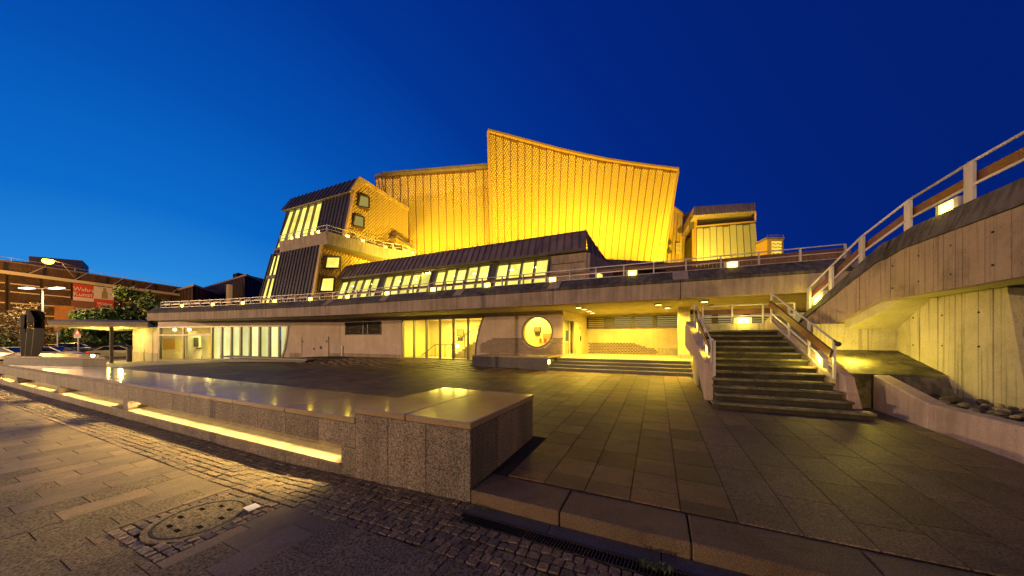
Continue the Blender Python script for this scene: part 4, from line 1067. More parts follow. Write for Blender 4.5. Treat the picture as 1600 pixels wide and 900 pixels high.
# low planter wall
lw = thing('planter_wall', 'low pinkish concrete planter wall running from the ledge towards the kerb', 'wall', (4.8, 6, 0))
def lwz(y): return .60 if y < 8.8 else lerp(.60, 1.0, (y - 8.8) / 1.7)
for a, c in ((10.5, 8.8), (8.8, 7.06), (7.06, 5.3), (5.3, 3.6), (3.6, 1.8)):
    b = MB(); b.hexa([(4.70, c + .012, -.1), (5.02, c + .012, -.1), (5.02, a - .004, -.1), (4.70, a - .004, -.1), (4.72, c + .012, lwz(c)), (5.0, c + .012, lwz(c)), (5.0, a - .004, lwz(a)), (4.72, a - .004, lwz(a))]); b.build('wall_segment', M['lowwall'], lw, bevel=.018)
b = MB(); b.box(5.0, 1.8, -.1, 6.5, 10.3, .36); struct(b.build('planting_bed', M['joint']))
M['stone'] = granite('river_stone', (.10, .085, .05), (.26, .22, .13), 14, .7, ((.5, .5, .5), (1.5, 1.4, 1.2)), .3, .4)
sms = []
for v in range(5):
    b = MB(); b.ball((0, 0, 0), 1, 1, .7, .55, 12, 8); me = b.mesh('river_stone', M['stone'], smooth=True)
    for q in me.vertices: q.co *= 1 + .14 * math.sin(q.co.x * 3 + v * 2) * math.cos(q.co.y * 4 + v)
    sms.append(me)
for k in range(120):
    y = R.uniform(5.6, 10.0); x = R.uniform(5.10, 5.90)
    s_ = R.choice((R.uniform(.06, .10), R.uniform(.10, .165))); o = bpy.data.objects.new('river_stone', sms[k % 5]); COL.objects.link(o); o.scale = (s_ * R.uniform(.8, 1.3), s_ * R.uniform(.75, 1.1), s_ * R.uniform(.8, 1.2)); o.location = (x, y, .47 + R.uniform(0, .15)); o.rotation_euler = (R.gauss(0, .15), R.gauss(0, .15), R.uniform(0, 6))
    tag(o, 'smooth rounded river stone in the bed behind the planter wall', 'stone', 'river stones in the planter bed')

# ------------------------------------------------------------------ diamond cladding
def inpoly(x, y, P):
    c = False; j = len(P) - 1
    for i in range(len(P)):
        if (P[i][1] > y) != (P[j][1] > y) and x < (P[j][0] - P[i][0]) * (y - P[i][1]) / (P[j][1] - P[i][1]) + P[i][0]: c = not c
        j = i
    return c
def diamond_strip(name, mats, parent, f, w0, h, n, cw, ch, relief, inside=None, fill=.86, backing=True):
    """one cladding strip: f(s,t,out) maps strip metres (s across 0..w0, t up 0..h) to space; a sheet with folded diamonds proud of it"""
    b = MB()
    if backing:
        m_ = max(1, int(h / 3))
        for i in range(m_):
            t0, t1 = h * i / m_, h * (i + 1) / m_
            if inside is None or (inside(w0 / 2, (t0 + t1) / 2)): b.face([f(0.03, t0, 0), f(w0 - .03, t0, 0), f(w0 - .03, t1, 0), f(.03, t1, 0)], 1)
    nr = int(h / (ch / 2)); cwn = w0 / n
    for r in range(1, nr):
        t = r * ch / 2
        cs = [(i + .5) * cwn for i in range(n)] if r % 2 else [i * cwn for i in range(1, n)]
        for s in cs:
            if inside is not None and not inside(s, t): continue
            a, c = cwn / 2 * fill, ch / 2 * fill
            p = [f(s - a, t, .012), f(s, t - c, .012), f(s + a, t, .012), f(s, t + c, .012)]; ap = f(s, t + c * .25, relief)
            k = len(b.v); b.v += [tuple(q) for q in p] + [tuple(ap)]
            for i in range(4): b.f.append((k + i, k + (i + 1) % 4, k + 4)); b.m.append(0)
        if r % 2 == 0:
            for s_, g_ in ((0, 1), (w0, -1)):
                if inside is not None and not inside(s_ + g_ * .1, t): continue
                a, c = cwn / 2 * fill, ch / 2 * fill; k = len(b.v)
                b.v += [tuple(f(s_ + g_ * .02, t - c, .012)), tuple(f(s_ + g_ * a, t, .012)), tuple(f(s_ + g_ * .02, t + c, .012)), tuple(f(s_ + g_ * .02, t + c * .25, relief))]
                for q in ((0, 1, 3), (1, 2, 3)): b.f.append(tuple(k + i for i in q)); b.m.append(0)
    return b.build(name, mats, parent, recalc=False)

M['seam'] = plain('gold_seam', (.15, .065, .01), .6, .2)
GG = [M['gold'], M['gold_gap']]
hall = thing('concert_hall', 'tall golden concert hall with flaring diamond clad walls and a high pointed left corner', 'building', (-10, 42, 7))
topline = [(763, 207), (820, 222), (875, 236.5), (935, 250), (1000, 260), (1059, 267)]
def topy(px_):
    for (a, b_), (c, d_) in zip(topline, topline[1:]):
        if a <= px_ <= c: return b_ + (d_ - b_) * (px_ - a) / (c - a)
    return topline[-1][1]
def Ft(u): return atk(lerp(763, 1059, u), topy(lerp(763, 1059, u)), lerp(39, 42, u))
def Fb(u): p = atk(lerp(771, 1024, u), 530, lerp(44, 46.5, u)); p.z = 6.0; return p
def Lt(u): return atk(lerp(602, 767, u), lerp(276.5, 263, u), lerp(43.5, 42, u))
def Lb(u): p = atk(lerp(607, 771, u), 530, lerp(46, 44.2, u)); p.z = 6.0; return p
def wall_strips(T, B_, n, parent, nd, flip=1, name='wall_panel'):
    for i in range(n):
        u0_, u1_ = i / n, (i + 1) / n; t0, t1, b0, b1 = T(u0_), T(u1_), B_(u0_), B_(u1_)
        wd = (t1 - t0).length; hh = ((t0 - b0).length + (t1 - b1).length) / 2
        nn = (t1 - b0).cross(t0 - b1).normalized()
        if nn.y > 0: nn = -nn
        def f(s, t, o, t0=t0, t1=t1, b0=b0, b1=b1, wd=wd, hh=hh, nn=nn):
            a = lerp(b0, b1, s / wd); c = lerp(t0, t1, s / wd); return lerp(a, c, t / hh) + nn * o
        diamond_strip(name, GG, parent, f, wd, hh, nd, .4, .46, .075)
        MB().beam(b0 + nn * .07, t0 + nn * .07, .07 if GG[0] is M['gold'] else .05, .08, nn).build('seam_rib', M['seam'] if GG[0] is M['gold'] else M['silver_gap'], parent)
wall_strips(Ft, Fb, 26, hall, 3)
wall_strips(Lt, Lb, 14, hall, 3)
# added fold at the hall's far left, shaped to imitate the tower's cast shadow
f0t, f0b = atk(588, 278, 45.5), atk(600, 530, 49); f0b.z = 6; f1t, f1b = Lt(0), atk(662, 530, 47.4); f1b.z = 6
b = MB(); b.face([f0b, f1b + V(0, .0, 0), f1t, f0t]); 
def Dt(u): return lerp(f0t, f1t, u) + V(0, -.12, 0)
def Db(u): return lerp(f0b, f1b, u) + V(0, -.12, 0)
wall_strips(Dt, Db, 3, hall, 4)
# body, roof and edges
back = V(-12, 34, 0)
b = MB(); P0 = [Lb(0), Lb(1), Fb(0), Fb(.5), Fb(1)]; P1 = [Lt(0), Lt(1), Ft(0), Ft(.5), Ft(1)]
b.face([Lb(1) + V(0, .05, 0), Fb(0) + V(0, .05, 0), Ft(0) + V(0, .05, 0), Lt(1) + V(0, .05, 0)])
bk = [p + V(-6, 26, 0) for p in (Fb(1), Fb(0), Lb(0))]; bt = [p + V(-6, 26, -3) for p in (Ft(1), Ft(0), Lt(0))]
b.face([Fb(1), bk[0], bt[0], Ft(1)]); b.face([bk[0], bk[1], bt[1], bt[0]]); b.face([bk[1], bk[2], bt[2], bt[1]]); b.face([f0b, bk[2], bt[2], f0t])
b.build('side_walls', M['gold_smooth'], hall, recalc=False)
b = MB(); b.face([Ft(k / 8) + V(0, 0, -.1) for k in range(9)] + [bt[0], bt[1]]); b.face([Lt(0) + V(0, 0, -.1), Lt(1) + V(0, 0, -.1), Ft(0) + V(0, 0, -.5), bt[1], bt[2]]); b.build('roof', M['roof'], hall, recalc=False)
b = MB()
for k in range(8): b.beam(Ft(k / 8) + V(0, -.15, .12), Ft((k + 1) / 8) + V(0, -.15, .12), .55, .24)
b.build('roof_edge', M['gold_dim'], hall)
b = MB()
for k in range(8): b.beam(Ft(k / 8) + V(0, .1, .30), Ft((k + 1) / 8) + V(0, .1, .30), .6, .12)
b.beam(f0t + V(0, .1, .22), Lt(0) + V(0, -.25, .22), .7, .34); b.beam(Lt(0) + V(0, -.25, .22), Lt(1) + V(0, -.25, .22), .8, .34)
b.build('roof_flashing', M['roof_br'], hall)
b = MB(); b.beam(Ft(0) + V(.05, -.12, 0), Fb(0) + V(.05, -.12, 0), .3, .25); b.build('corner_trim', M['gold_dim'], hall); b = MB(); b.beam(Ft(1) + V(.05, -.12, 0), Fb(1) + V(.05, -.12, 0), .22, .2)
b.build('corner_trim', M['gold_dim'], hall)

# ------------------------------------------------------------------ annexes right of the hall
an = thing('hall_annex', 'bright golden annex wall with round vents and a small white window right of the hall', 'building', atk(1055, 480, 50))
a0b, a0t, a1t, a1b = atk(1022, 530, 50), atk(1040, 318, 50), atk(1074, 341, 53), atk(1068, 530, 53); a0b.z = 6; a1b.z = 6
a2t, a2b = atk(1086, 333, 53.5), atk(1086, 530, 53.5); a2b.z = 6; a15t = atk(1073.5, 334, 53.2)
n_ = 7
for i in range(n_):
    u, v_ = i / n_, (i + 1) / n_
    p = [lerp(a0b, a1b, u), lerp(a0b, a1b, v_ - .02), lerp(a0t, a1t, v_ - .02), lerp(a0t, a1t, u)]; b = MB(); b.prism(p, (0, .2, 0)); b.build('wall_panel', M['gold_smooth'], an)
b = MB(); b.prism([a1b, a2b, a2t, a15t], (0, 3, 0)); b.build('side_wall', M['gold'], an)
b = MB(); b.beam(a0t + V(0, -.1, .1), a1t + V(0, -.1, .1), .5, .3); b.beam(a15t + V(0, 0, .1), a2t + V(0, 0, .1), .4, .25); b.build('roof_edge', M['gold_dim'], an)
b = MB(); b.prism([a0b + V(0, .3, 0), a2b + V(0, .3, 0), a2t + V(0, .3, -.3), a1t + V(0, .3, -.2), a0t + V(0, .3, -.2)], (-3, 18, 0)); b.build('body', M['gold_dim'], an)
for q in ((1062.5, 361), (1069, 365), (1046, 379), (1046, 393)):
    p = atk(q[0], q[1], lerp(50, 52.6, (q[0] - 1040) / 34)); MB().tube(p + V(0, -.3, 0), p + V(0, .1, 0), .34, 12).build('round_vent', M['grille'], an)
p = atk(1056, 380, 51.0); q = atk(1063.5, 397, 51.4); w_ = V(q.x - p.x, q.y - p.y, 0)
t = MB(); t.prism([p, p + w_, V(q.x, q.y, q.z), V(p.x, p.y, q.z)], (0, -.25, 0)); wf = t.build('window', M['white'], an)
b = MB()
for u, v_ in ((.12, .44), (.56, .88)):
    for s_, e_ in ((.1, .45), (.53, .9)):
        A1 = p + w_ * u + V(0, -.28, (q.z - p.z) * s_); b.prism([A1, p + w_ * v_ + V(0, -.28, (q.z - p.z) * s_), p + w_ * v_ + V(0, -.28, (q.z - p.z) * e_), p + w_ * u + V(0, -.28, (q.z - p.z) * e_)], (0, -.02, 0))
b.build('pane', M['gold_dim'], wf)
# silver tower
sv = thing('stair_tower', 'silver diamond clad tower block with a ribbed metal cap, right of the golden hall', 'building', atk(1130, 480, 44))
K0, K1 = 44.5, 44.5
def sq(px_, py_, k): return atk(px_, py_, k)
Tl, Tr = sq(1088, 355, K0), sq(1180, 347, K1); Bl = sq(1088, 405, 44.0); Br = sq(1187, 405, 44.0)
Bl.z = 6.0; Br.z = 6.0
Bl2 = atk(1088, 530, 44.0); Bl2.z = 6; Br2 = atk(1191, 530, 43.6); Br2.z = 6
def St(u): return lerp(Tl, Tr, u)
def Sb(u): return lerp(Bl2, Br2, u)
GGs = GG; GG = [M['silver'], M['silver_gap']]
wall_strips(St, Sb, 9, sv, 4)
GG = GGs
cp0, cp1, cp2, cp3 = sq(1084, 337, 43.4), sq(1181, 330, 43.4), sq(1181, 317, 44.6), sq(1084, 323, 44.6)
b = MB(); b.prism([cp0, cp1, cp2, cp3], (-1, 10, 0)); b.build('roof_cap', M['cap'], sv)
for i in range(24):
    u = (i + .5) / 24; b = MB(); b.beam(lerp(cp0, cp1, u) + V(0, -.05, 0), lerp(cp3, cp2, u) + V(0, -.05, 0), .07, .1); b.build('cap_rib', M['cap'], sv)
b = MB(); b.prism([sq(1089, 356, 45.3), sq(1178, 348, 45.3), sq(1178, 331, 45.3), sq(1089, 337, 45.3)], (-1, .3, 0)); b.build('recessed_band', M['grille'], sv)
b = MB(); b.beam(Tl + V(0, -.1, .05), Tr + V(0, -.1, .05), .3, .15); b.beam(sq(1180, 347, K1), sq(1180, 331, K1), .2, .2); b.build('trim', M['gold_dim'], sv)
b = MB(); b.prism([sq(1084, 530, 44.2), sq(1089, 337, 44.8), sq(1084, 324, 44.8), sq(1081, 328, 46.5), sq(1081, 530, 46.5)], (.05, .05, 0)); b.build('left_edge', M['gold_smooth'], sv)
b = MB(); b.prism([Bl2 + V(0, .3, 0), Br2 + V(0, .3, 0), Tr + V(0, .9, 0), Tl + V(0, .9, 0)], (-1, 9, 0)); b.build('body', M['silver_gap'], sv)
# small rooftop lantern
la = thing('roof_lantern', 'small yellow lit rooftop lantern box with wavy slats beside the silver tower', 'lantern', atk(1212, 420, 40))
A1, A2 = atk(1199, 530, 40), atk(1224, 530, 40)
wl = A2 - A1
zb, zt_ = 6, atk(1210, 374, 40).z
b = MB(); b.prism([V(A1.x, A1.y, zb), V(A2.x, A2.y, zb), V(A2.x, A2.y, zt_), V(A1.x, A1.y, zt_)], (-.7, 2.2, 0)); b.build('box', M['gold_dim'], la)
b = MB(); q1, q2 = A1 + wl * -.06, A2 + wl * .06; b.prism([V(q1.x, q1.y - .1, zt_), V(q2.x, q2.y - .1, zt_), V(q2.x, q2.y - .1, zt_ + .28), V(q1.x, q1.y - .1, zt_ + .28)], (-.7, 2.4, 0)); b.build('lid', M['roof_br'], la)
lit = emit('lantern_glow', (1, .66, .08), 1.1)
b = MB(); q1, q2 = A1 + wl * .27, A1 + wl * .88; b.prism([V(q1.x, q1.y - .05, zb), V(q2.x, q2.y - .05, zb), V(q2.x, q2.y - .05, zt_ - .25), V(q1.x, q1.y - .05, zt_ - .25)], (0, .04, 0)); b.build('lit_panel', lit, la)
for r_ in range(6):
    b = MB(); z = zt_ - .62 - r_ * .42
    for k in range(8):
        u, v_ = k / 8, (k + 1) / 8
        b.beam(lerp(q1, q2, u) * 1 + V(0, -.12, z - EYE + .07 * math.sin(u * 12.6)), lerp(q1, q2, v_) + V(0, -.12, z - EYE + .07 * math.sin(v_ * 12.6)), .06, .09)
    b.build('wavy_slat', M['gold_dim'], la)
b = MB(); b.beam(A1 + V(0, 0, zt_ - EYE + .55), A2 + V(0, 0, zt_ - EYE + .55), .04, .04); b.beam(A1 + V(0, 0, zt_ - EYE + .2), A1 + V(0, 0, zt_ - EYE + .55), .04, .04); b.beam(A2 + V(0, 0, zt_ - EYE + .2), A2 + V(0, 0, zt_ - EYE + .55), .04, .04); b.build('top_rail', M['roof_br'], la)
# low brown bands of building between terrace rail and tower
lowb = thing('rooftop_parapet', 'low dark brown slatted parapet running behind the terrace railing at the right', 'parapet', (2, 20, 4.2))
pa, pb = atk(1040, 412, 24), atk(1330, 393, 17)
nb = 40
for i in range(nb):
    p, q = lerp(pa, pb, i / nb), lerp(pa, pb, (i + .9) / nb); b = MB(); b.hexa([V(p.x, p.y, 4.1), V(q.x, q.y, 4.1), V(q.x, q.y + .1, 4.1), V(p.x, p.y + .1, 4.1), V(p.x, p.y, p.z), V(q.x, q.y, q.z), V(q.x, q.y + .1, q.z), V(p.x, p.y + .1, p.z)]); b.build('slat', M['wood'], lowb)
MB().beam(pa, pb, .2, .08).build('rail_cap', M['roof_br'], lowb)

# ------------------------------------------------------------------ long window gallery on the terrace
ga = thing('window_gallery', 'long low terrace gallery with slanted lit windows under a dark seamed metal roof', 'building', (-15, 20, 4.2))
YB, YT, ZGB, ZGT = 19.05, 20.3, 4.2, 7.42
XG0, XG1, XG2 = -27.3, -6.5, -4.1
groups = [(-27.2, -22.15, 5), (-21.6, -16.45, 5), (-16.0, -11.1, 5), (-10.55, -6.6, 4)]
def gp(x, t, o=0): return V(x, lerp(YB, YT, t) + o, lerp(ZGB, ZGT, t))
def gslab(b, x0, x1, t0, t1, o0, o1): return b.hexa([gp(x0, t0, o0), gp(x1, t0, o0), gp(x1, t0, o1), gp(x0, t0, o1), gp(x0, t1, o0), gp(x1, t1, o0), gp(x1, t1, o1), gp(x0, t1, o1)])
ends = [XG0] + [q for g_ in groups for q in g_[:2]]
b = MB()
for a, c in ((XG0, -27.2), (-22.15, -21.6), (-16.45, -16.0), (-11.1, -10.55), (-6.6, XG1)): b = MB(); gslab(b, a, c, 0, 1, -.05, .25); b.build('pilaster', M['frame'], ga)
for g0, g1, n in groups:
    for k in range(n + 1):
        x = lerp(g0, g1, k / n); b = MB(); gslab(b, x - .06, x + .06, 0, 1, -.10, .12); b.build('mullion', M['frame'], ga)
    b = MB(); gslab(b, g0, g1, .965, 1.0, -.06, .1); gslab(b, g0, g1, .30, .325, -.04, .08); b.build('transom', M['frame'], ga)
    for k in range(n):
        x0, x1 = lerp(g0, g1, k / n) + .07, lerp(g0, g1, (k + 1) / n) - .07
        b = MB(); gslab(b, x0, x1, 0, .96, 0, .01); b.build('pane', M['glass'], ga)
        b = MB(); gslab(b, x0 + .01, x1 - .01, .02, R.uniform(.92, .955), .07, .08); b.build('lit_blind', M['blindG'], ga)
b = MB(); gslab(b, XG0, XG1, 0, 1, 1.2, 1.3); b.build('inner_wall', M['room_y'], ga)
for x in (-25.5, -23.2, -19.8, -18, -14.2, -12.4, -9.3, -7.6):
    MB().ball((x, 20.04, 6.75), .11, 1.5, .5, .5).build('ceiling_lamp', M['lampw'], ga, smooth=True)
area('gallery_light', (-17, 20.5, 7.3), .5, 420, (1, .74, .08), parent=ga, sy=.8); bpy.data.lights[-1].size = 19
# plain end wall
b = MB(); b.hexa([(XG1, 19.5, 4.2), (XG2, 19.5, 4.2), (XG2, 19.9, 4.2), (XG1, 19.9, 4.2), (XG1, 20.25, 7.44), (XG2, 20.25, 7.44), (XG2, 20.6, 7.44), (XG1, 20.6, 7.44)])
for k in range(1, 5): z = 4.2 + k * .65; b.box(XG1 + .1, 19.5 + .75 * (z - 4.2) / 3.2 - .02, z, XG2 - .1, 19.9, z + .03)
b.build('end_wall', M['conc'], ga)
b = MB(); b.hexa([(XG2 - .02, 19.6, 4.2), (XG2 + .2, 19.6, 4.2), (-3.0, 24.5, 4.2), (-3.3, 24.5, 4.2), (XG2 - .02, 20.3, 7.4), (XG2 + .2, 20.3, 7.4), (-3.0, 24.5, 7.4), (-3.3, 24.5, 7.4)]); b.build('side_wall', M['conc'], ga)
b = MB(); b.hexa([(-3.72, 21.2, 4.3), (-3.60, 21.2, 4.3), (-3.42, 22.2, 4.3), (-3.5, 22.2, 4.3), (-3.72, 21.2, 6.3), (-3.60, 21.2, 6.3), (-3.42, 22.2, 6.3), (-3.5, 22.2, 6.3)]); b.build('side_window', M['blindG'], ga)
# roof: steep seamed front, hipped at the right end, running on lower to the right
E0 = atk(919, 392, 20.2); R0_ = atk(917, 362, 20.9)
def roofL(t): return (V(lerp(-27.4, E0.x, t), 19.85, lerp(7.56, E0.z, t)), V(lerp(-27.6, R0_.x, t), 20.95, lerp(8.95, R0_.z, t)))
def pans(A, B_, n, mat, name='roof_panel'):
    (ea, ra), (eb, rb) = A, B_
    for k in range(n):
        e0, e1 = lerp(ea, eb, k / n), lerp(ea, eb, (k + 1) / n); r0, r1 = lerp(ra, rb, k / n), lerp(ra, rb, (k + 1) / n)
        nn = (e1 - e0).cross(r0 - e0).normalized(); g = (e1 - e0) * .02
        if nn.z < 0: nn = -nn
        b = MB(); b.hexa([e0 + g, e1 - g, e1 - g - nn * .06, e0 + g - nn * .06, r0 + g, r1 - g, r1 - g - nn * .06, r0 + g - nn * .06])
        b.beam(e0 + nn * .03, r0 + nn * .03, .035, .07, nn); b.build(name, mat, ga)
pans(roofL(0), roofL(1), 46, M['roof_br'])
E1, R1 = atk(957, 416, 24.3), atk(944.5, 404.5, 24.6)
pans((E0, R0_), (E1, R1), 6, M['roof_br'])
E2, R2 = atk(1045, 428, 27.5), atk(1045, 410, 27.8)
pans((E1, R1), (E2, R2), 10, M['roof_br'])
b = MB(); b.prism([V(-27.4, 19.9, 7.50), V(E0.x, 19.9, E0.z - .06), V(E0.x, 20.7, E0.z - .06), V(-27.4, 20.7, 7.50)], (0, 0, .05)); b.build('eave_soffit', M['frame'], ga)
b = MB(); b.face([E0, E1, V(E1.x - .8, E1.y, E1.z - .1), V(E0.x - .3, 20.7, E0.z - .05)]); b.build('hip_soffit', M['frame'], ga, recalc=False)
b = MB(); b.face([V(E1.x, E1.y, 4.1), V(E2.x, E2.y, 4.1), E2, E1]); b.build('low_wall', M['wood'], ga, recalc=False)
b = MB(); b.box(-27.5, 21.0, 7.3, -4.6, 33, 7.9); b.prism([V(-4.6, 24.6, 7.3), V(6, 30, 7.3), V(6, 38, 7.3), V(-4.6, 38, 7.3)], (0, 0, .25)); b.build('flat_roof', M['roof_br'], ga)
b = MB(); b.beam(roofL(0)[1] + V(0, 0, .03), roofL(1)[1] + V(0, 0, .03), .12, .08); b.beam(roofL(0)[0], roofL(1)[0], .08, .08); b.build('ridge_trim', M['roof'], ga)

# ------------------------------------------------------------------ left tower with balcony
tw = thing('corner_tower', 'stepped dark clad corner tower with golden flank, slanted lit windows and a balcony', 'building', (-32, 21, 4.2))
XR, XL_ = -28.45, -36.2
def lean_face(x0a, x1a, y0, z0_, y1, z1_, n, mat, name, x0b=None, x1b=None, proud=0):
    x0b = x0a if x0b is None else x0b; x1b = x1a if x1b is None else x1b
    for k in range(n):
        a, c = lerp(x0a, x1a, k / n), lerp(x0a, x1a, (k + 1) / n); a2, c2 = lerp(x0b, x1b, k / n), lerp(x0b, x1b, (k + 1) / n)
        b = MB(); b.hexa([V(a + .01, y0 - proud, z0_), V(c - .01, y0 - proud, z0_), V(c - .01, y0 + .2, z0_), V(a + .01, y0 + .2, z0_), V(a2 + .01, y1 - proud, z1_), V(c2 - .01, y1 - proud, z1_), V(c2 - .01, y1 + .2, z1_), V(a2 + .01, y1 + .2, z1_)])
        b.beam(V(a, y0 - proud - .04, z0_), V(a2, y1 - proud - .04, z1_), .05, .09, (0, -1, 0)); b.build(name, mat, tw)
# lower dark front with slit windows at the left
lean_face(-35.0, XR, 17.9, 4.2, 19.0, 10.7, 13, M['roof'], 'cladding_panel', -34.6, XR + .1)
lean_face(-37.3, -36.9, 17.9, 4.2, 19.0, 10.7, 1, M['roof'], 'cladding_panel', -36.3, -35.95)
for (z0_, z1_) in ((4.3, 8.0), (8.35, 10.4)):
    t0, t1 = (z0_ - 4.2) / 6.5, (z1_ - 4.2) / 6.5
    for s_ in (0, 1):
        w0a, w0b = lerp(-36.85, -35.9, t0), lerp(-36.85, -35.9, t1)
        w1a, w1b = lerp(-35.05, -34.65, t0), lerp(-35.05, -34.65, t1)
        xa, xb = lerp(w0a, w1a, s_ * .5), lerp(w0a, w1a, s_ * .5 + .5); xa2, xb2 = lerp(w0b, w1b, s_ * .5), lerp(w0b, w1b, s_ * .5 + .5)
        ya, yb = lerp(17.9, 19, t0), lerp(17.9, 19, t1)
        b = MB(); b.face([V(xa + .08, ya + .05, z0_), V(xb - .08, ya + .05, z0_), V(xb2 - .08, yb + .05, z1_), V(xa2 + .08, yb + .05, z1_)]); b.build('lit_window', M['blindG'], tw, recalc=False)
        b = MB(); b.beam(V(xb, ya - .02, z0_), V(xb2, yb - .02, z1_), .1, .14, (0, -1, 0)); b.build('window_frame', M['dark'], tw)
b = MB(); b.beam(V(-36.4, 18.55, 8.17), V(-34.8, 18.55, 8.17), .1, .35); b.build('spandrel', M['dark'], tw)
# upper dark front and its five slanted windows
lean_face(-32.6, XR - .05, 21.0, 11.3, 22.3, 17.1, 8, M['roof'], 'cladding_panel', -32.9, XR - .05)
lean_face(-40.2, -39.7, 21.2, 11.3, 22.4, 17.1, 1, M['roof'], 'cladding_panel', -39.6, -39.2)
for k in range(5):
    a, c = lerp(-39.7, -32.7, k / 5), lerp(-39.7, -32.7, (k + 1) / 5); a2, c2 = lerp(-39.2, -33.0, k / 5), lerp(-39.2, -33.0, (k + 1) / 5)
    b = MB(); b.face([V(a + .1, 21.25, 12.3), V(c - .1, 21.25, 12.3), V(c2 - .1, 22.35, 16.75), V(a2 + .1, 22.35, 16.75)]); b.build('lit_window', M['blindG'], tw, recalc=False)
    b = MB(); b.beam(V(c, 21.12, 12.0), V(c2, 22.3, 17), .13, .2, (0, -1, 0)); b.build('window_frame', M['frame'], tw)
b = MB(); b.beam(V(-39.2, 22.2, 16.9), V(-33.0, 22.2, 16.9), .2, .25); b.build('window_head', M['frame'], tw); b = MB(); b.beam(V(-39.7, 21.1, 12.1), V(-32.7, 21.1, 12.1), .2, .3); b.build('window_sill', M['frame'], tw)
# roof hood
for k in range(16):
    a, c = lerp(-40.0, -28.35, k / 16), lerp(-40.0, -28.35, (k + 1) / 16)
    b = MB(); b.hexa([V(a + .01, 21.95, 16.95), V(c - .01, 21.95, 16.95), V(c - .01, 22.3, 16.95), V(a + .01, 22.3, 16.95), V(a + .01, 23.1, 18.85), V(c - .01, 23.1, 18.85), V(c - .01, 23.4, 18.8), V(a + .01, 23.4, 18.8)])
    b.beam(V(a, 21.9, 16.98), V(a, 23.05, 18.88), .05, .08, (0, -1, 0)); b.build('hood_panel', M['roof'], tw)
b = MB(); b.prism([V(-40, 21.98, 16.9), V(-28.35, 21.98, 16.9), V(-28.35, 22.6, 16.9), V(-40, 22.6, 16.9)], (0, 0, .06)); b.build('hood_soffit', M['conc_y'], tw)
b = MB(); b.prism([V(-28.3, 21.9, 16.85), V(-28.3, 22.35, 16.85), V(-28.3, 23.6, 18.5), V(-28.3, 30.2, 18.0), V(-28.3, 30.2, 18.35), V(-28.3, 23.1, 18.95)], (-.25, 0, 0)); b.build('gable_trim', M['gold_smooth'], tw)
# body
b = MB(); b.prism([V(XR - .3, 18.1, 4.2), V(XR - .3, 19.2, 10.75), V(XR - .3, 21.2, 10.8), V(XR - .3, 22.4, 17), V(XR - .3, 23.3, 18.7), V(XR - .3, 30.4, 18.2), V(XR - .3, 30.4, 4.2)], (-7.6, 0, 0)); b.build('body', M['gold_gap'], tw)
b = MB(); b.prism([V(-36, 21.6, 11), V(-36, 22.6, 17), V(-36, 23.4, 18.7), V(-36, 30.4, 18.2), V(-36, 30.4, 11)], (-3.4, 0, 0)); b.build('wing_body', M['roof'], tw)
# golden flank: diamond strips on the plane x = XR
low = [(17.95, 4.2), (19.0, 10.6), (30.3, 10.6), (30.3, 4.2)]; upp = [(21.15, 11.0), (22.35, 17.0), (23.2, 18.6), (30.3, 18.1), (30.3, 11.0)]
def ywin(px_, py_): p = onx(px_, py_, XR); return (p.y, p.z)
wins = [((509, 402), (530, 402), (528, 419), (506, 419)), ((502, 435), (521, 434), (519, 455), (498, 455)), ((561, 305), (575, 309), (575, 325), (558, 322)), ((553, 336), (567, 340), (567, 356), (550, 352))]
wyz = [[ywin(*c) for c in w__] for w__ in wins]
def flank(poly, y0, zlo, zhi):
    y = y0
    while y < 30.2:
        wd = 1.0
        def f(s, t, o, y=y): return V(XR + o, y + s, zlo + t)
        def ins(s, t, y=y):
            yy, zz = y + s, zlo + t
            if not inpoly(yy, zz, poly): return False
            for q in wyz:
                ys_ = [c[0] for c in q]; zs_ = [c[1] for c in q]
                if min(ys_) - .12 < yy < max(ys_) + .12 and min(zs_) - .12 < zz < max(zs_) + .12: return False
            return True
        diamond_strip('flank_panel', GG, tw, f, wd, zhi - zlo, 3, .33, .38, .07, ins, backing=False)
        zt0 = zhi
        for z in [zhi - .1 * k for k in range(int((zhi - zlo) / .1))]:
            if inpoly(y, z, poly): zt0 = z; break
        else: zt0 = zlo
        if zt0 > zlo + .5:
            hit = [q for q in wyz if min(c[0] for c in q) - .1 < y < max(c[0] for c in q) + .1 and zlo < q[0][1] < zhi]
            b = MB(); lo_ = zlo
            if not hit: b.beam(V(XR + .03, y, lo_), V(XR + .03, y, zt0), .05, .08, (1, 0, 0)); b.build('seam_rib', M['gold_dim'], tw)
        y += wd
b = MB(); b.prism([V(XR - .02, q, z) for q, z in low], (-.2, 0, 0)); b.prism([V(XR - .02, q, z) for q, z in upp], (-.2, 0, 0)); b.build('flank_backing', M['gold_gap'], tw)
flank(low, 18.0, 4.2, 10.6); flank(upp, 21.2, 11.0, 18.6)
b = MB(); b.beam(V(XR + .06, 17.95, 4.2), V(XR + .06, 19.0, 10.65), .16, .3, (1, 0, 0)); b.build('corner_trim', M['gold_smooth'], tw); b = MB(); b.beam(V(XR + .06, 21.15, 11.3), V(XR + .06, 22.35, 17.0), .16, .45, (1, 0, 0)); b.build('corner_trim', M['gold_smooth'], tw)
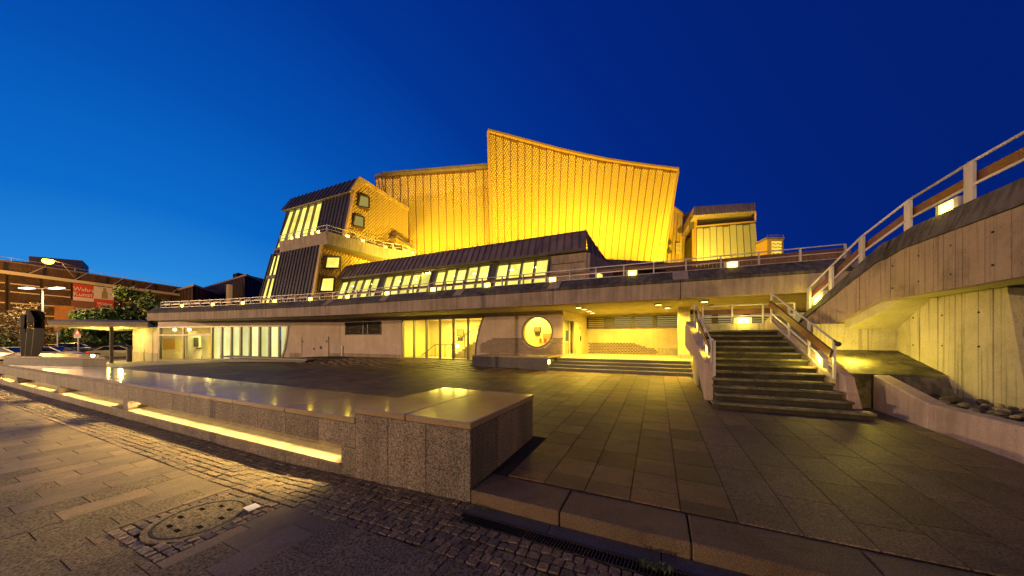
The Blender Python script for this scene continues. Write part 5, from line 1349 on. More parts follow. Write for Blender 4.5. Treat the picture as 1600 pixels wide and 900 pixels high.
for i, q in enumerate(wyz):
    pts = [V(XR + .16, a, c) for a, c in q]; cen = sum(pts, V(0, 0, 0)) / 4
    b = MB()
    for a, c in zip(pts, pts[1:] + pts[:1]): b.beam(cen + (a - cen) * 1.03, cen + (c - cen) * 1.03, .14, .10, (1, 0, 0))
    fo_ = b.build('flank_window', M['grille'], tw)
    b = MB(); b.face([cen + (p - cen) * .97 - V(.10, 0, 0) for p in pts]); b.build('lit_pane' if i < 2 else 'pane', M['blindG'] if i < 2 else emit('added_pane_glow', (.75, .62, .16), .45), fo_, recalc=False)  # upper panes are unlit glass; their dim glow is added emission
# balcony
bal = [V(-35.6, 19.9, 0), V(-35.0, 19.05, 0), V(-27.7, 19.05, 0), V(-27.35, 22.0, 0), V(-27.1, 25.0, 0), V(-26.0, 26.8, 0), V(-25.9, 28.8, 0)]
b = MB(); b.prism([p + V(0, 0, 10.68) for p in bal] + [V(-28.6, 29.5, 10.68), V(-36.5, 22.5, 10.68)], (0, 0, .3)); b.build('balcony_floor', M['soffit'], tw)
for a, c in zip(bal, bal[1:]):
    d = (c - a).normalized(); n = V(d.y, -d.x, 0)
    b = MB(); b.hexa([a + V(0, 0, 10.70), c + V(0, 0, 10.70), c - n * .16 + V(0, 0, 10.70), a - n * .16 + V(0, 0, 10.70), a + n * .08 + V(0, 0, 11.8), c + n * .08 + V(0, 0, 11.8), c - n * .1 + V(0, 0, 11.8), a - n * .1 + V(0, 0, 11.8)]); b.build('balcony_parapet', M['conc'], tw)
br = [p + V(0, 0, 11.8) for p in bal[1:]]
pp_ = []
for a, c in zip(br, br[1:]):
    m_ = max(1, round((c - a).length / 1.2))
    for k in range(m_): pp_.append(lerp(a, c, k / m_))
pp_.append(br[-1])
railing('balcony_railing', 'white railing round the balcony of the corner tower', br, .62, M['rail_w'], False, pp_, None, .45, .035)
for p in (V(-32.9, 19.0, 11.82), V(-31.9, 19.0, 11.82), V(-29.7, 19.0, 11.82), V(-28.8, 19.0, 11.82)):
    wall_lamp(p, (1, 0, 0), (0, -1, 0), 1, 'small glowing lamp on the front parapet of the tower balcony', 'lamps on the balcony front', .2, .34)
for p in (V(-27.52, 21.0, 11.82), V(-27.33, 22.6, 11.82), V(-27.16, 25.4, 11.82), V(-26.9, 26.4, 11.82), V(-26.3, 27.4, 11.82), V(-25.9, 28.2, 11.82)):
    wall_lamp(p, (.1, 1, 0), (1, 0, 0), 1, 'small glowing lamp on the golden side parapet of the tower balcony', 'lamps on the balcony side', .2, .34)
t = thing('balcony_door_porch', 'bright yellow door porch with a tilted roof at the far end of the balcony', 'porch', (-27.2, 28, 11))
MB().hexa([(-28.4, 27.3, 10.98), (-27.5, 27.3, 10.98), (-27.5, 29.6, 10.98), (-28.4, 29.6, 10.98), (-28.4, 27.3, 13.6), (-27.5, 27.3, 13.6), (-27.5, 29.6, 13.2), (-28.4, 29.6, 13.2)]).build('box', M['gold_smooth'], t)
MB().hexa([(-28.5, 27.0, 13.65), (-27.1, 27.0, 13.65), (-27.1, 29.9, 13.15), (-28.5, 29.9, 13.15), (-28.5, 27.0, 13.8), (-27.1, 27.0, 13.8), (-27.1, 29.9, 13.3), (-28.5, 29.9, 13.3)]).build('roof', M['roof_br'], t)

# ------------------------------------------------------------------ assumed floodlights, out of sight on the roof
FL = (1, .69, .05)
def flood(p, target, power, size=.5, spread=120):
    t = thing('assumed_roof_floodlight', 'floodlight on the flat roof washing the golden wall', 'floodlight', p, 'floodlights on the flat roof')
    b = MB(); p = Vector(p); b.box(p.x - .25, p.y - .12, p.z - .12, p.x + .25, p.y + .02, p.z + .15); b.build('housing', M['dark'], t)
    b = MB(); b.beam(p + V(0, 0, -.1), V(p.x, p.y, p.z - .5), .1, .1); b.build('bracket', M['dark'], t)
    o = area('assumed_flood_beam', p + V(0, .08, .05), size, power, FL, parent=t, spread=math.radians(spread)); aim(o, target)
for u, pw in ((.04, 1500), (.18, 1700), (.32, 2000), (.46, 2100), (.60, 2200), (.74, 2000), (.88, 1500)):
    p = Fb(u); q = lerp(Fb(u), Ft(u), .78); d = V(p.x, p.y, 0).normalized()
    flood(V(p.x, p.y, 8.35) - d * 13.0, q, pw * .50)
for u, pw in ((.2, 1500), (.5, 1700), (.82, 1700)):
    p = Lb(u); q = lerp(Lb(u), Lt(u), .78); d = V(p.x, p.y, 0).normalized()
    flood(V(p.x, p.y, 8.35) - d * 11.0, q, pw * .62)
flood(V(-21.5, 24.0, 8.3), (-28.4, 25.5, 13.5), 900)
flood(V(-24.0, 28.0, 8.3), (-28.0, 27.5, 11), 300)
flood(V(4.5, 44, 8.1), atk(1058, 380, 50), 2400); flood(V(6.5, 38.0, 8.1), lerp(Sb(.45), St(.45), .9), 1500)  # added to brighten the annex and the silver tower

# ------------------------------------------------------------------ entrance canopy, stone plinth, sculpture, bench
t = thing('entrance_canopy', 'thin flat entrance canopy with bright yellow underside reaching left from the podium', 'canopy', (-47, 12, 3))
c0, c1, c2, c3 = V(-47.4, 7.6, 2.98), V(-42.6, 12.0, 3.0), V(-50, 14.5, 2.9), V(-60, 14.5, 2.75)
b = MB(); b.prism([c0, c1, c2, c3], (0, 0, .10)); b.build('soffit', M['plaster_y'], t)
cc = (c0 + c1 + c2 + c3) / 4
b = MB(); U_ = V(0, 0, .10)
P_ = [c0, c1, c2, c3]; b.hexa([p + V(0, 0, .102) for p in P_] + [cc + (p - cc) * 1.02 + V(0, 0, .42) for p in P_]); b.build('roof_edge', M['conc_y'], t)
b = MB(); b.hexa([cc + (p - cc) * 1.03 + V(0, 0, .425) for p in P_] + [cc + (p - cc) * .9 + V(0, 0, .62) for p in P_]); b.build('roof', M['roof_br'], t)
for p in (V(-49.5, 10.4, 2.9), V(-47, 11.5, 2.92), V(-53, 12.2, 2.85)):
    b = MB(); b.tube(p, p + V(0, 0, .05), .15, 12); b.build('downlight', M['down'], t)
    point('canopy_beam', p - V(0, 0, .45), .12, 190, (1, .74, .16), t)
MB().box(-45.2, 10.4, -.5, -45.0, 10.6, 2.98).build('post', M['frame'], t)

t = thing('plinth', 'dark granite plinth at the far left end of the bench wall carrying the sculpture', 'plinth', (-25, 5, .67))
q0, q1 = V(-27.2, 3.20, .673), V(-21.2, 4.80, .673); q2, q3 = V(-25.9, 5.70, .673), V(-33.5, 4.3, .673)
sp_ = lerp(q0, q1, .78)
b = MB(); b.prism([q0, sp_ - V(.01, 0, 0), V(-28.4, 5.2, .673), q3], (0, 0, .33)); b.build('dark_block', M['gran_dark'], t)
b = MB(); b.prism([sp_, q1, q2, V(-28.4, 5.2, .673)], (0, 0, .33)); b.build('granite_block', M['gran'], t)
b = MB(); b.prism([p + V(0, -.04, .332) for p in (q0, q1 + V(.04, 0, 0), q2, q3)], (0, 0, .07)); b.build('top_slab', M['gran_top'], t)
b = MB(); b.prism([V(q.x, q.y, -.6) for q in (V(-33.0, 4.1, 0), V(-21.22, 4.83, 0), q2, q3)], (0, 0, 1.27)); b.build('base', M['gran_dark'], t)

sc_ = thing('bronze_sculpture', 'tall dark bronze abstract sculpture of folded plates standing on the plinth', 'sculpture', atk(50, 556, 15.2))
def sp(pts, k0, k1, name, mat=None):
    a = [atk(x, y, k0) for x, y in pts]; c = [atk(x, y, k0) + ray(50, 530).normalized() * (k1 - k0) for x, y in pts]
    b = MB(); n = len(a); b.v += [tuple(q) for q in a + c]; b.f.append(tuple(range(n - 1, -1, -1))); b.f.append(tuple(range(n, 2 * n))); b.m += [0, 0]
    for i in range(n): j = (i + 1) % n; b.f.append((i, j, n + j, n + i)); b.m.append(0)
    b.build(name, mat or M['bronze'], sc_, bevel=.02)
sp([(32, 556), (31, 530), (30, 515), (32, 513), (39, 512), (42, 525), (41, 556)], 15.0, 15.5, 'left_plate')
sp([(31, 513), (31, 493), (34, 491), (39, 491), (38, 513)], 14.9, 15.3, 'left_shoulder')
sp([(38, 556), (42, 514), (54, 514), (53, 535), (50, 556)], 14.9, 15.5, 'middle_plate')
sp([(48, 556), (54, 502), (69, 500), (71, 520), (70, 535), (66, 546), (60, 556)], 14.8, 15.6, 'belly_plate')
sp([(42, 505), (42, 488), (46, 484), (54, 497), (54, 512), (52, 512), (52, 504)], 14.6, 15.2, 'bright_facet')
sp([(47, 484), (62, 484), (70, 489), (70.5, 500), (54.5, 501)], 14.8, 15.5, 'top_facet')
sp([(38, 514), (40, 484), (44, 482), (47, 485), (42, 500), (42, 514)], 15.0, 15.4, 'spine')

t = thing('stone_bench', 'low flat stone bench slab in front of the bright curtain windows', 'bench', (-24, 13.8, .2))
p0, p1 = atk(371, 560, 22.2), atk(488, 565, 20.2)
z_ = gz(-23, 13.5)
p0, p1 = V(-29.6, 12.0, 0), V(-21.5, 13.35, 0); d = (p1 - p0).normalized(); n = V(-d.y, d.x, 0)
b = MB(); b.prism([p0 + V(0, 0, z_ + .22), p1 + V(0, 0, z_ + .12), p1 + n * .9 + V(0, 0, z_ + .12), p0 + n * .9 + V(0, 0, z_ + .22)], (0, 0, .10)); b.build('top_slab', M['pave_light'], t)
b = MB(); b.prism([p0 + d * .3 + n * .15 + V(0, 0, -.2), p1 - d * .3 + n * .15 + V(0, 0, -.2), p1 - d * .3 + n * .8 + V(0, 0, -.2), p0 + d * .3 + n * .8 + V(0, 0, -.2)], (0, 0, z_ + .2 + .12)); b.build('base', M['gran_dark'], t)
b = MB(); pb = atk(202, 566, 30.5); b.tube(V(pb.x, pb.y, -.5), V(pb.x, pb.y, .95), .20, 12); b.tube(V(pb.x, pb.y, .95), V(pb.x, pb.y, 1.02), .23, 12); tag(b.build('waste_bin', M['dark']), 'dark cylindrical waste bin standing by the yellow lit end wall', 'bin')

# ------------------------------------------------------------------ signs and street lamps
t = thing('traffic_sign', 'warning sign: red bordered triangle over a white plate on a pale post', 'sign', atk(122, 557, 38))
k_ = 38; base = atk(122.5, 530, k_); r_ = V(CS, SN, 0)
b = MB(); b.tube(V(base.x, base.y, -.45), V(base.x, base.y, 2.9), .06, 8); b.build('post', M['white'], t)
f_ = V(-SN, CS, 0)
def tri(s, zc, dy): c = base + V(0, 0, zc - EYE) - f_ * dy; return [c + r_ * -s + V(0, 0, -s * .6), c + r_ * s + V(0, 0, -s * .6), c + V(0, 0, s * 1.13)]
b = MB(); b.prism(tri(.42, 2.62, .08), f_ * .02); b.build('red_border', plain('sign_red', (.6, .02, .02), .4), t)
b = MB(); b.prism(tri(.26, 2.62, .10), f_ * .015); b.build('sign_face', M['white'], t)
b = MB(); cq = base + V(0, 0, .15) - f_ * .1; b.prism([cq - r_ * .42, cq + r_ * .42, cq + r_ * .42 + V(0, 0, .36), cq - r_ * .42 + V(0, 0, .36)], f_ * .02); b.build('white_plate', M['white'], t)
for q, l_ in ((.27, .6), (.16, .5), (.07, .55)):
    b = MB(); c = cq - f_ * .02 + V(0, 0, q); b.prism([c - r_ * l_ * .5, c + r_ * l_ * .5, c + r_ * l_ * .5 + V(0, 0, .05), c - r_ * l_ * .5 + V(0, 0, .05)], f_ * .01); b.build('plate_text_line', M['dark'], t)
t = thing('round_sign', 'round sign seen from its dark back on a grey post, left of the warning sign', 'sign', atk(90, 545, 40))
base = atk(90, 530, 40); b = MB(); b.tube(V(base.x, base.y, -.45), V(base.x, base.y, 2.7), .06, 8); b.build('post', M['rail_w'], t)
b = MB(); c = base + V(0, 0, .75); b.tube(c, c + f_ * .03, .42, 20); b.build('disc', M['dark'], t)

t = thing('double_street_lamp', 'white street lamp post with two long glowing arms behind the sculpture', 'street lamp', atk(66, 540, 46))
base = atk(66.5, 530, 46); zt = atk(66, 451, 46).z
b = MB(); b.tube(V(base.x, base.y, -.5), V(base.x, base.y, zt), .14, 8, 0, .10); b.build('post', M['white'], t)
pl_, pr_ = atk(29, 450, 46), atk(101, 450, 46); c = V(base.x, base.y, zt)
b = MB(); b.tube(c, lerp(c, pl_, .3), .06); b.tube(c, lerp(c, pr_, .3), .06); b.build('arm', M['rail_w'], t)
for q, s_ in ((pl_, .75), (pr_, 1.0)):
    a_ = lerp(c, q, .28); b = MB(); mid = (a_ + q) / 2; b.tube(a_, mid, .07, 8, 0, .20); b.tube(mid, q, .20, 8, 0, .07); b.build('glowing_head', emit('street_lamp_glow_%d' % int(s_ * 100), (1, .86, .58), 5 * s_ * s_), t)
    area('street_beam', mid - V(0, 0, .3), 1.0, 700, (1, .74, .32), parent=t)
t = thing('street_lamp', 'brilliant yellow street lamp on a long arm before the museum roof', 'street lamp', atk(75, 540, 52))
base = atk(75, 408, 52)
b = MB(); b.tube(base + V(0, 0, .35), atk(128, 419, 62), .09, 6); b.tube(atk(98, 413, 57), atk(116, 433, 61), .06, 5); b.build('arm', M['roof_br'], t)
b = MB(); b.ball(base + V(0, 0, .3), .5, 1.3, 1, .35); b.build('hood', M['dark'], t)
b = MB(); b.ball(base, .60, 1.1, 1, .8); b.build('glowing_lens', emit('sodium_glow', (1, .68, .04), 14), t)
point('sodium_beam', base - V(0, 0, .9), .4, 20000, (1, .52, .10), t)
# assumed lamp, unseen behind the photographer, that lights the stone in front
t = thing('street_lamp', 'street lamp on a tall mast behind the photographer, left of the view', 'street lamp', (-9.0, -7.0, -.2))
b = MB(); b.tube((-9.0, -7.6, -.3), (-9.0, -7.6, 8.4), .09, 8, 0, .06); b.tube((-9.0, -7.6, 8.4), (-8.6, -6.6, 8.6), .05); b.build('mast', M['dark'], t)
MB().ball((-8.6, -6.6, 8.62), .4, 1.2, 1, .3).build('hood', M['dark'], t)
point('unseen_street_glow', (-8.6, -6.6, 8.35), .16, 820, (1, .64, .25), t)
for sx, sy, pw, lab in ((-70.0, -22.0, 66000, 'far street lamp beside the road, left behind the photographer'), (-12.0, -60.0, 60000, 'street lamp straight behind the photographer'), (44.0, -18.0, 9000, 'street lamp far to the right behind the photographer')):  # all unseen: two assumed, the right-hand lamp added to brighten right-facing sides
    t2 = thing('street_lamp', lab, 'street lamp', (sx, sy, -.2)); ORG[t2.name] = V(sx, sy, -.2)
    b = MB(); b.tube((sx, sy - .6, -.3), (sx, sy - .6, 7.2), .09, 8, 0, .06); b.build('mast', M['dark'], t2)
    MB().ball((sx, sy - .3, 7.42), .4, 1.2, 1.4, .3).build('hood', M['dark'], t2)
    point('unseen_street_glow', (sx, sy, 7.05), .2, pw, (1, .62, .27), t2)

# ------------------------------------------------------------------ museum across the street
mu = thing('museum_building', 'long low brown brick museum with pale roof band, stepped roof blocks and a large banner', 'building', (-120, 30, 0))
m0, m1 = V(-104, -10, 0), V(-134.3, 60, 0); dm = (m1 - m0).normalized(); nm_ = V(dm.y, -dm.x, 0)     # towards the camera
nm_ = V(1, 0, 0) * abs(dm.y) + V(0, 1, 0) * -abs(dm.x) * -1 if False else V(dm.y, -dm.x, 0)
M['brick'] = granite('museum_brick', (.06, .035, .02), (.16, .085, .04), 5, .8, ((.7, .7, .7), (1.3, 1.2, 1.1)), .2, .5)
LM = (m1 - m0).length
def mub(b, s0, s1, o0, o1, z0_, z1_, m=0):
    g = lambda s, o_, z: m0 + dm * s + nm_ * o_ + V(0, 0, z)
    return b.hexa([g(s0, o0, z0_), g(s1, o0, z0_), g(s1, o1, z0_), g(s0, o1, z0_), g(s0, o0, z1_), g(s1, o0, z1_), g(s1, o1, z1_), g(s0, o1, z1_)], m)
HE = 15.4
b = MB(); mub(b, 0, LM, -18, -.5, -1, HE - .2); b.build('wall', M['dark'], mu)
s = 0; k = 0
while s < LM:
    wd = R.choice((4.4, 5.2, 3.4)); e_ = min(LM, s + wd - .45)
    b = MB(); mub(b, s, e_, -.5, 0, -1, HE - 1.0); b.build('brick_panel', M['brick'], mu)
    for z in (2.2, 4.4, 6.6, 8.8, 11.0, 12.6): b = MB(); mub(b, s + .1, e_ - .1, 0, .06, z, z + .22); b.build('pale_band', M['brick_band'], mu)
    s += wd
b = MB(); mub(b, -2, LM + 3, -.9, .7, HE - 1.0, HE - .35); b.build('roof_band', M['brick_band'], mu)
b = MB(); mub(b, -2, LM + 4, -18, -.8, HE - .2, HE + 1.5); b.build('parapet_storey', M['brick'], mu)
b = MB(); mub(b, -2, LM + 4, -18, -.5, HE + 1.5, HE + 1.8); b.build('parapet_cap', M['roof_br'], mu)
s = 1
while s < LM: b = MB(); mub(b, s, s + .5, -.8, -.7, HE - .2, HE + 1.5); b.build('parapet_rib', M['dark'], mu); s += 5
# braces over the roof band
for s in [22 + 6.5 * q for q in range(8)]:
    b = MB(); b.beam(m0 + dm * s + nm_ * .5 + V(0, 0, HE - .2), m0 + dm * (s + 2.6) + nm_ * -.5 + V(0, 0, HE + 1.7), .14, .14); b.build('brace', M['rail_w'], mu)
def blk(px0, px1, ytop0, ytop1, k0, k1, name, mat):
    p, q = atk(px0, ytop0, k0), atk(px1, ytop1, k1); b = MB()
    bk_ = V(-10, 3, 0)
    b.prism([V(p.x, p.y, HE + 1), V(q.x, q.y, HE + 1), q, p], bk_); return b.build(name, mat, mu)
blk(45, 129, 400, 407, 68, 80, 'roof_block', M['roof_br']); blk(8, 47, 406, 410, 66, 70, 'roof_block', M['roof_br']); blk(-60, 2, 407, 409, 60, 64, 'roof_block', M['roof_br'])
b = MB()
for q in range(14):
    a_ = m0 + dm * (18 + q * 4.4) + nm_ * -.6 + V(0, 0, HE + 1.8); b.beam(a_, a_ + V(0, 0, .7), .06, .06)
a_ = m0 + dm * 18 + nm_ * -.6 + V(0, 0, HE + 2.4); b.beam(a_, a_ + dm * 58, .06, .06); b.build('roof_rail', M['rail_w'], mu)
mw = emit('museum_window_glow', (1, .72, .3), .9)
for s_ in (8, 14.5, 33, 52, 58, 70):
    b = MB(); mub(b, s_, s_ + 1.6, .02, .08, 3.0, 4.1); b.build('lit_window', mw, mu)
# banner: two red and two white fields
def at_mu(px_, z, o_=.35):
    a = m0 + nm_ * o_; r = ray(px_, 530); det = dm.x * -r.y + r.x * dm.y
    u = ((-a.x) * -r.y + r.x * (-a.y)) / det
    return a + dm * u + V(0, 0, z)
bn = thing('banner', 'large museum banner in red and white quarters with white lettering and a bottle picture', 'banner', at_mu(146, 8))
zt = 14.25; zb = 8.2; zm = (zt + zb) / 2 + .1
bl_, bm__, br__ = at_mu(114.5, 0), at_mu(146.5, 0), at_mu(178, 0)
rd = plain('banner_red', (.62, .075, .02), .6); wh = plain('banner_white', (.72, .62, .48), .6)
for (a, c, z0_, z1_, m_, nme) in ((bl_, bm__, zm, zt, rd, 'red_field'), (bm__, br__, zm, zt, wh, 'white_field'), (bl_, bm__, zb, zm, wh, 'white_field'), (bm__, br__, zb, zm, rd, 'red_field')):
    b = MB(); b.prism([a + V(0, 0, z0_), c + V(0, 0, z0_), c + V(0, 0, z1_), a + V(0, 0, z1_)], nm_ * -.06); b.build(nme, m_, bn)
def text(s, p, size, mat, parent, right, name='lettering', ext=.01):
    cu = bpy.data.curves.new(name, 'FONT'); cu.body = s; cu.size = size; cu.extrude = ext; cu.align_x = 'CENTER'; cu.materials.append(mat); cu.resolution_u = 2
    to = bpy.data.objects.new(name + '_tmp', cu); COL.objects.link(to); dg = bpy.context.evaluated_depsgraph_get(); dg.update()
    me = bpy.data.meshes.new_from_object(to.evaluated_get(dg)); bpy.data.objects.remove(to); bpy.data.curves.remove(cu)
    o = bpy.data.objects.new(name, me); COL.objects.link(o)
    r = Vector(right).normalized(); u = V(0, 0, 1); n = r.cross(u)
    mw = Matrix((r, u, n)).transposed().to_4x4(); mw.translation = Vector(p) - ORG[parent.name]; o.matrix_local = mw; o.parent = parent; return o
wt = emit('banner_letter_white', (.8, .7, .6), .0); wt = plain('letter_white', (.8, .75, .68), .6)
text('Wahre', lerp(bl_, bm__, .52) + V(0, 0, zt - 1.55) + nm_ * .06, 1.25, wt, bn, dm)
text('Kunst,', lerp(bl_, bm__, .50) + V(0, 0, zt - 2.7) + nm_ * .06, 1.35, wt, bn, dm)
text('Wahre', lerp(bm__, br__, .52) + V(0, 0, zm - 1.4) + nm_ * .06, .95, wt, bn, dm)
text('Tafeln', lerp(bm__, br__, .52) + V(0, 0, zm - 2.3) + nm_ * .06, .95, wt, bn, dm)
b = MB(); c = lerp(bl_, bm__, .5); b.prism([c + dm * -2.0 + V(0, 0, zm - 2.4), c + dm * 2.0 + V(0, 0, zm - 2.4), c + dm * 2.0 + V(0, 0, zm - .8), c + dm * -2.0 + V(0, 0, zm - .8)], nm_ * .05); b.build('printed_picture', plain('banner_brown', (.25, .10, .05), .6), bn)
b = MB(); c = lerp(bm__, br__, .52); b.prism([c + dm * x_ + V(0, 0, z) for x_, z in ((-.55, zm + .2), (.55, zm + .2), (.5, zm + 1.6), (.25, zm + 2.1), (.25, zm + 2.7), (-.25, zm + 2.7), (-.25, zm + 2.1), (-.5, zm + 1.6))], nm_ * .05); b.build('printed_bottle', plain('banner_gold', (.35, .26, .10), .6), bn)
# far wing of the museum
def box_bld(name, label, pts, z0_, z1_, mat, ribs=0, cap=True):
    t = thing(name, label, 'building', V(pts[0].x, pts[0].y, z0_))
    b = MB(); b.prism([V(p.x, p.y, z0_) for p in pts], (0, 0, z1_ - z0_)); b.build('wall', mat, t)
    if cap:
        c = sum(pts, V(0, 0, 0)) / len(pts); b = MB(); b.prism([V(*(c + (p - c) * 1.02)[:2], z1_) for p in pts], (0, 0, .5)); b.build('roof_edge', M['brick_band'], t)
    for i in range(len(pts) - 1):
        a, c = pts[i], pts[i + 1]; nrb = max(1, int((c - a).length / 3.0))
        n = V((c - a).y, -(c - a).x, 0).normalized()
        for k in range(nrb + 1):
            p = lerp(a, c, k / nrb); b = MB(); b.box(p.x - .15, p.y - .15, z0_, p.x + .15, p.y + .15, z1_ - .1); b.build('facade_rib', M['dark'], t)
    return t
w0 = [atk(283, 530, 140), atk(384, 530, 96), atk(425, 530, 118), atk(330, 530, 190)]
box_bld('museum_wing', 'distant brown museum wing with vertical ribs between the trees and the dark tower', w0, 0, atk(384, 431, 96).z, M['brick'])
w1 = [atk(365, 530, 110), atk(372, 530, 108), atk(421, 530, 122), atk(405, 530, 140)]
box_bld('museum_roof_block', 'small flat brown roof block on top of the distant museum wing', w1, 20, atk(380, 426, 108).z, M['brick'], cap=False)
w2 = [atk(278, 530, 92), atk(303, 530, 84), atk(342, 530, 100), atk(320, 530, 120)]
box_bld('low_museum_block', 'low pale brown block in front of the distant museum wing', w2, 0, atk(303, 447, 84).z, M['brick'])
t = thing('ribbed_shaft', 'dark ribbed ventilation shaft at the corner of the distant museum wing', 'shaft', atk(372, 530, 90))
for q in range(7): p = atk(365 + q * 2.3, 530, 90); b = MB(); b.box(p.x - .2, p.y - .2, 4, p.x + .2, p.y + .2, atk(372, 441, 90).z); b.build('fin', M['grille'], t)
b = MB(); p = atk(359, 530, 92); b.box(p.x - .6, p.y - .6, 4, p.x + .8, p.y + .6, atk(359, 445, 92).z); b.build('pale_panel', M['brick_band'], t)

# ------------------------------------------------------------------ trees and hedges
LEAFM = {}
def leafmat(name, c):
    m, t, b = nm(name); v = ramp(t, randv(t, 0, 1), [(0, tuple(q * .55 for q in c)), (1, tuple(q * 1.5 for q in c))]); t.links.new(v, b.inputs['Base Color']); b.inputs['Roughness'].default_value = .6; return m
LEAFM['g'] = leafmat('leaf_green', (.035, .075, .012)); LEAFM['y'] = leafmat('leaf_painted_lit', (.09, .11, .02)); LEAFM['o'] = leafmat('leaf_painted_orange', (.10, .062, .02))  # lighter and orange leaf tones carry the street lamp's light in the colour
bark = plain('bark', (.06, .045, .03), .9)
def tree(px, k, zbase, ztop, rad, label, mat='g', nleaf=1500, trunk=.18, ls=.34, crown0=.35, name='tree', cat='tree', group=None):
    p = atk(px, 530, k); p.z = zbase; t = thing(name, label, cat, p, group); hgt = ztop - zbase
    b = MB(); top = p + V(R.uniform(-.3, .3), R.uniform(-.3, .3), hgt * .6); b.tube(p, top, trunk, 7, 0, trunk * .5)
    clumps = []
    for q in range(9):
        a = R.uniform(0, 6.28); zz = zbase + hgt * R.uniform(crown0, .95); rr = rad * R.uniform(.2, .85) * (1 - .45 * abs((zz - zbase) / hgt - .6))
        c = V(p.x + rr * math.cos(a), p.y + rr * math.sin(a), zz); clumps.append((c, rad * R.uniform(.3, .5)))
        b.tube(lerp(p, top, R.uniform(.5, 1)), c, trunk * .35, 5, 0, trunk * .12)
    b.build('trunk', bark, t)
    b = MB()
    for q in range(nleaf):
        c, r_ = clumps[q % len(clumps)]; d = V(R.gauss(0, 1), R.gauss(0, 1), R.gauss(0, .8)).normalized() * r_ * R.uniform(.35, 1.1)
        o = c + d; a = V(R.gauss(0, 1), R.gauss(0, 1), R.gauss(0, 1)).normalized(); c2 = a.cross(V(R.gauss(0, 1), R.gauss(0, 1), R.gauss(0, 1))).normalized(); s_ = ls * R.uniform(.5, 1.1)
        b.face([o - a * s_, o + c2 * s_ * .5, o + a * s_, o - c2 * s_ * .5])
    cr = b.build('crown', LEAFM[mat], t, recalc=False); return t
tree(214, 62, -.4, 11.6, 4.2, 'tall dark green tree in front of the museum wall, right of the banner', 'g', 2600, .25, .42, .1)
tree(244, 66, -.4, 11.0, 4.0, 'dark tree partly hidden behind the left end of the terrace', 'g', 2200, .25, .42, .1)
tree(232, 55, -.4, 8.0, 4.0, 'dense dark tree just left of the terrace edge', 'g', 2200, .2, .40, .1)
tree(134, 50, -.4, 6.7, 3.2, 'dark green tree under the banner left corner', 'g', 2200, .2, .34, .15)
tree(160, 52, -.4, 6.2, 3.4, 'dark green bushy tree below the banner', 'g', 2200, .2, .34, .15)
tree(188, 52, -.4, 6.3, 3.4, 'dark bushy tree above the right part of the canopy', 'g', 2200, .2, .34, .15)
tree(104, 52, -.4, 3.9, 2.4, 'low dark green tree behind the canopy tip', 'g', 1200, .15, .30, .1)
tree(140, 58, -.4, 3.6, 3.6, 'dark shrubbery tree behind the warning sign', 'g', 1500, .15, .30, .05)
tree(176, 60, -.4, 3.6, 3.4, 'shrubbery tree behind the cars under the canopy', 'g', 1500, .15, .30, .05)
tree(14, 46, -.4, 7.2, 3.6, 'sparse tree lit orange by the street lamp at the far left edge', 'o', 1500, .16, .26, .12)
tree(36, 48, -.4, 6.0, 2.6, 'thin leafless looking tree lit orange just left of the sculpture', 'o', 800, .14, .24, .12)
tree(-8, 40, -.4, 3.4, 2.6, 'low orange lit shrub at the left edge of the view', 'y', 1100, .12, .24, .02)
t = MB(); p0, p1 = atk(-10, 530, 58), atk(205, 530, 62)
t.hexa([V(p0.x, p0.y, -.6), V(p1.x, p1.y, -.6), V(p1.x - .4, p1.y + .4, -.6), V(p0.x - .4, p0.y + .4, -.6), V(p0.x, p0.y, .55), V(p1.x, p1.y, .75), V(p1.x - .4, p1.y + .4, .75), V(p0.x - .4, p0.y + .4, .55)])
tag(t.build('street_wall', M['brick_band']), 'low pale wall along the far side of the street behind the cars', 'wall')
b = MB(); p = atk(85, 530, 66); q = atk(116, 530, 68); b.prism([V(p.x, p.y, -.5), V(q.x, q.y, -.5), V(q.x, q.y, 9.0), V(p.x, p.y, 9.0)], (-3, .5, 0)); tag(b.build('brick_annex', granite('orange_brick', (.30, .12, .03), (.42, .18, .05), 6, .8, None, .2, .3)), 'plain orange brick block standing before the museum, below the banner', 'building')

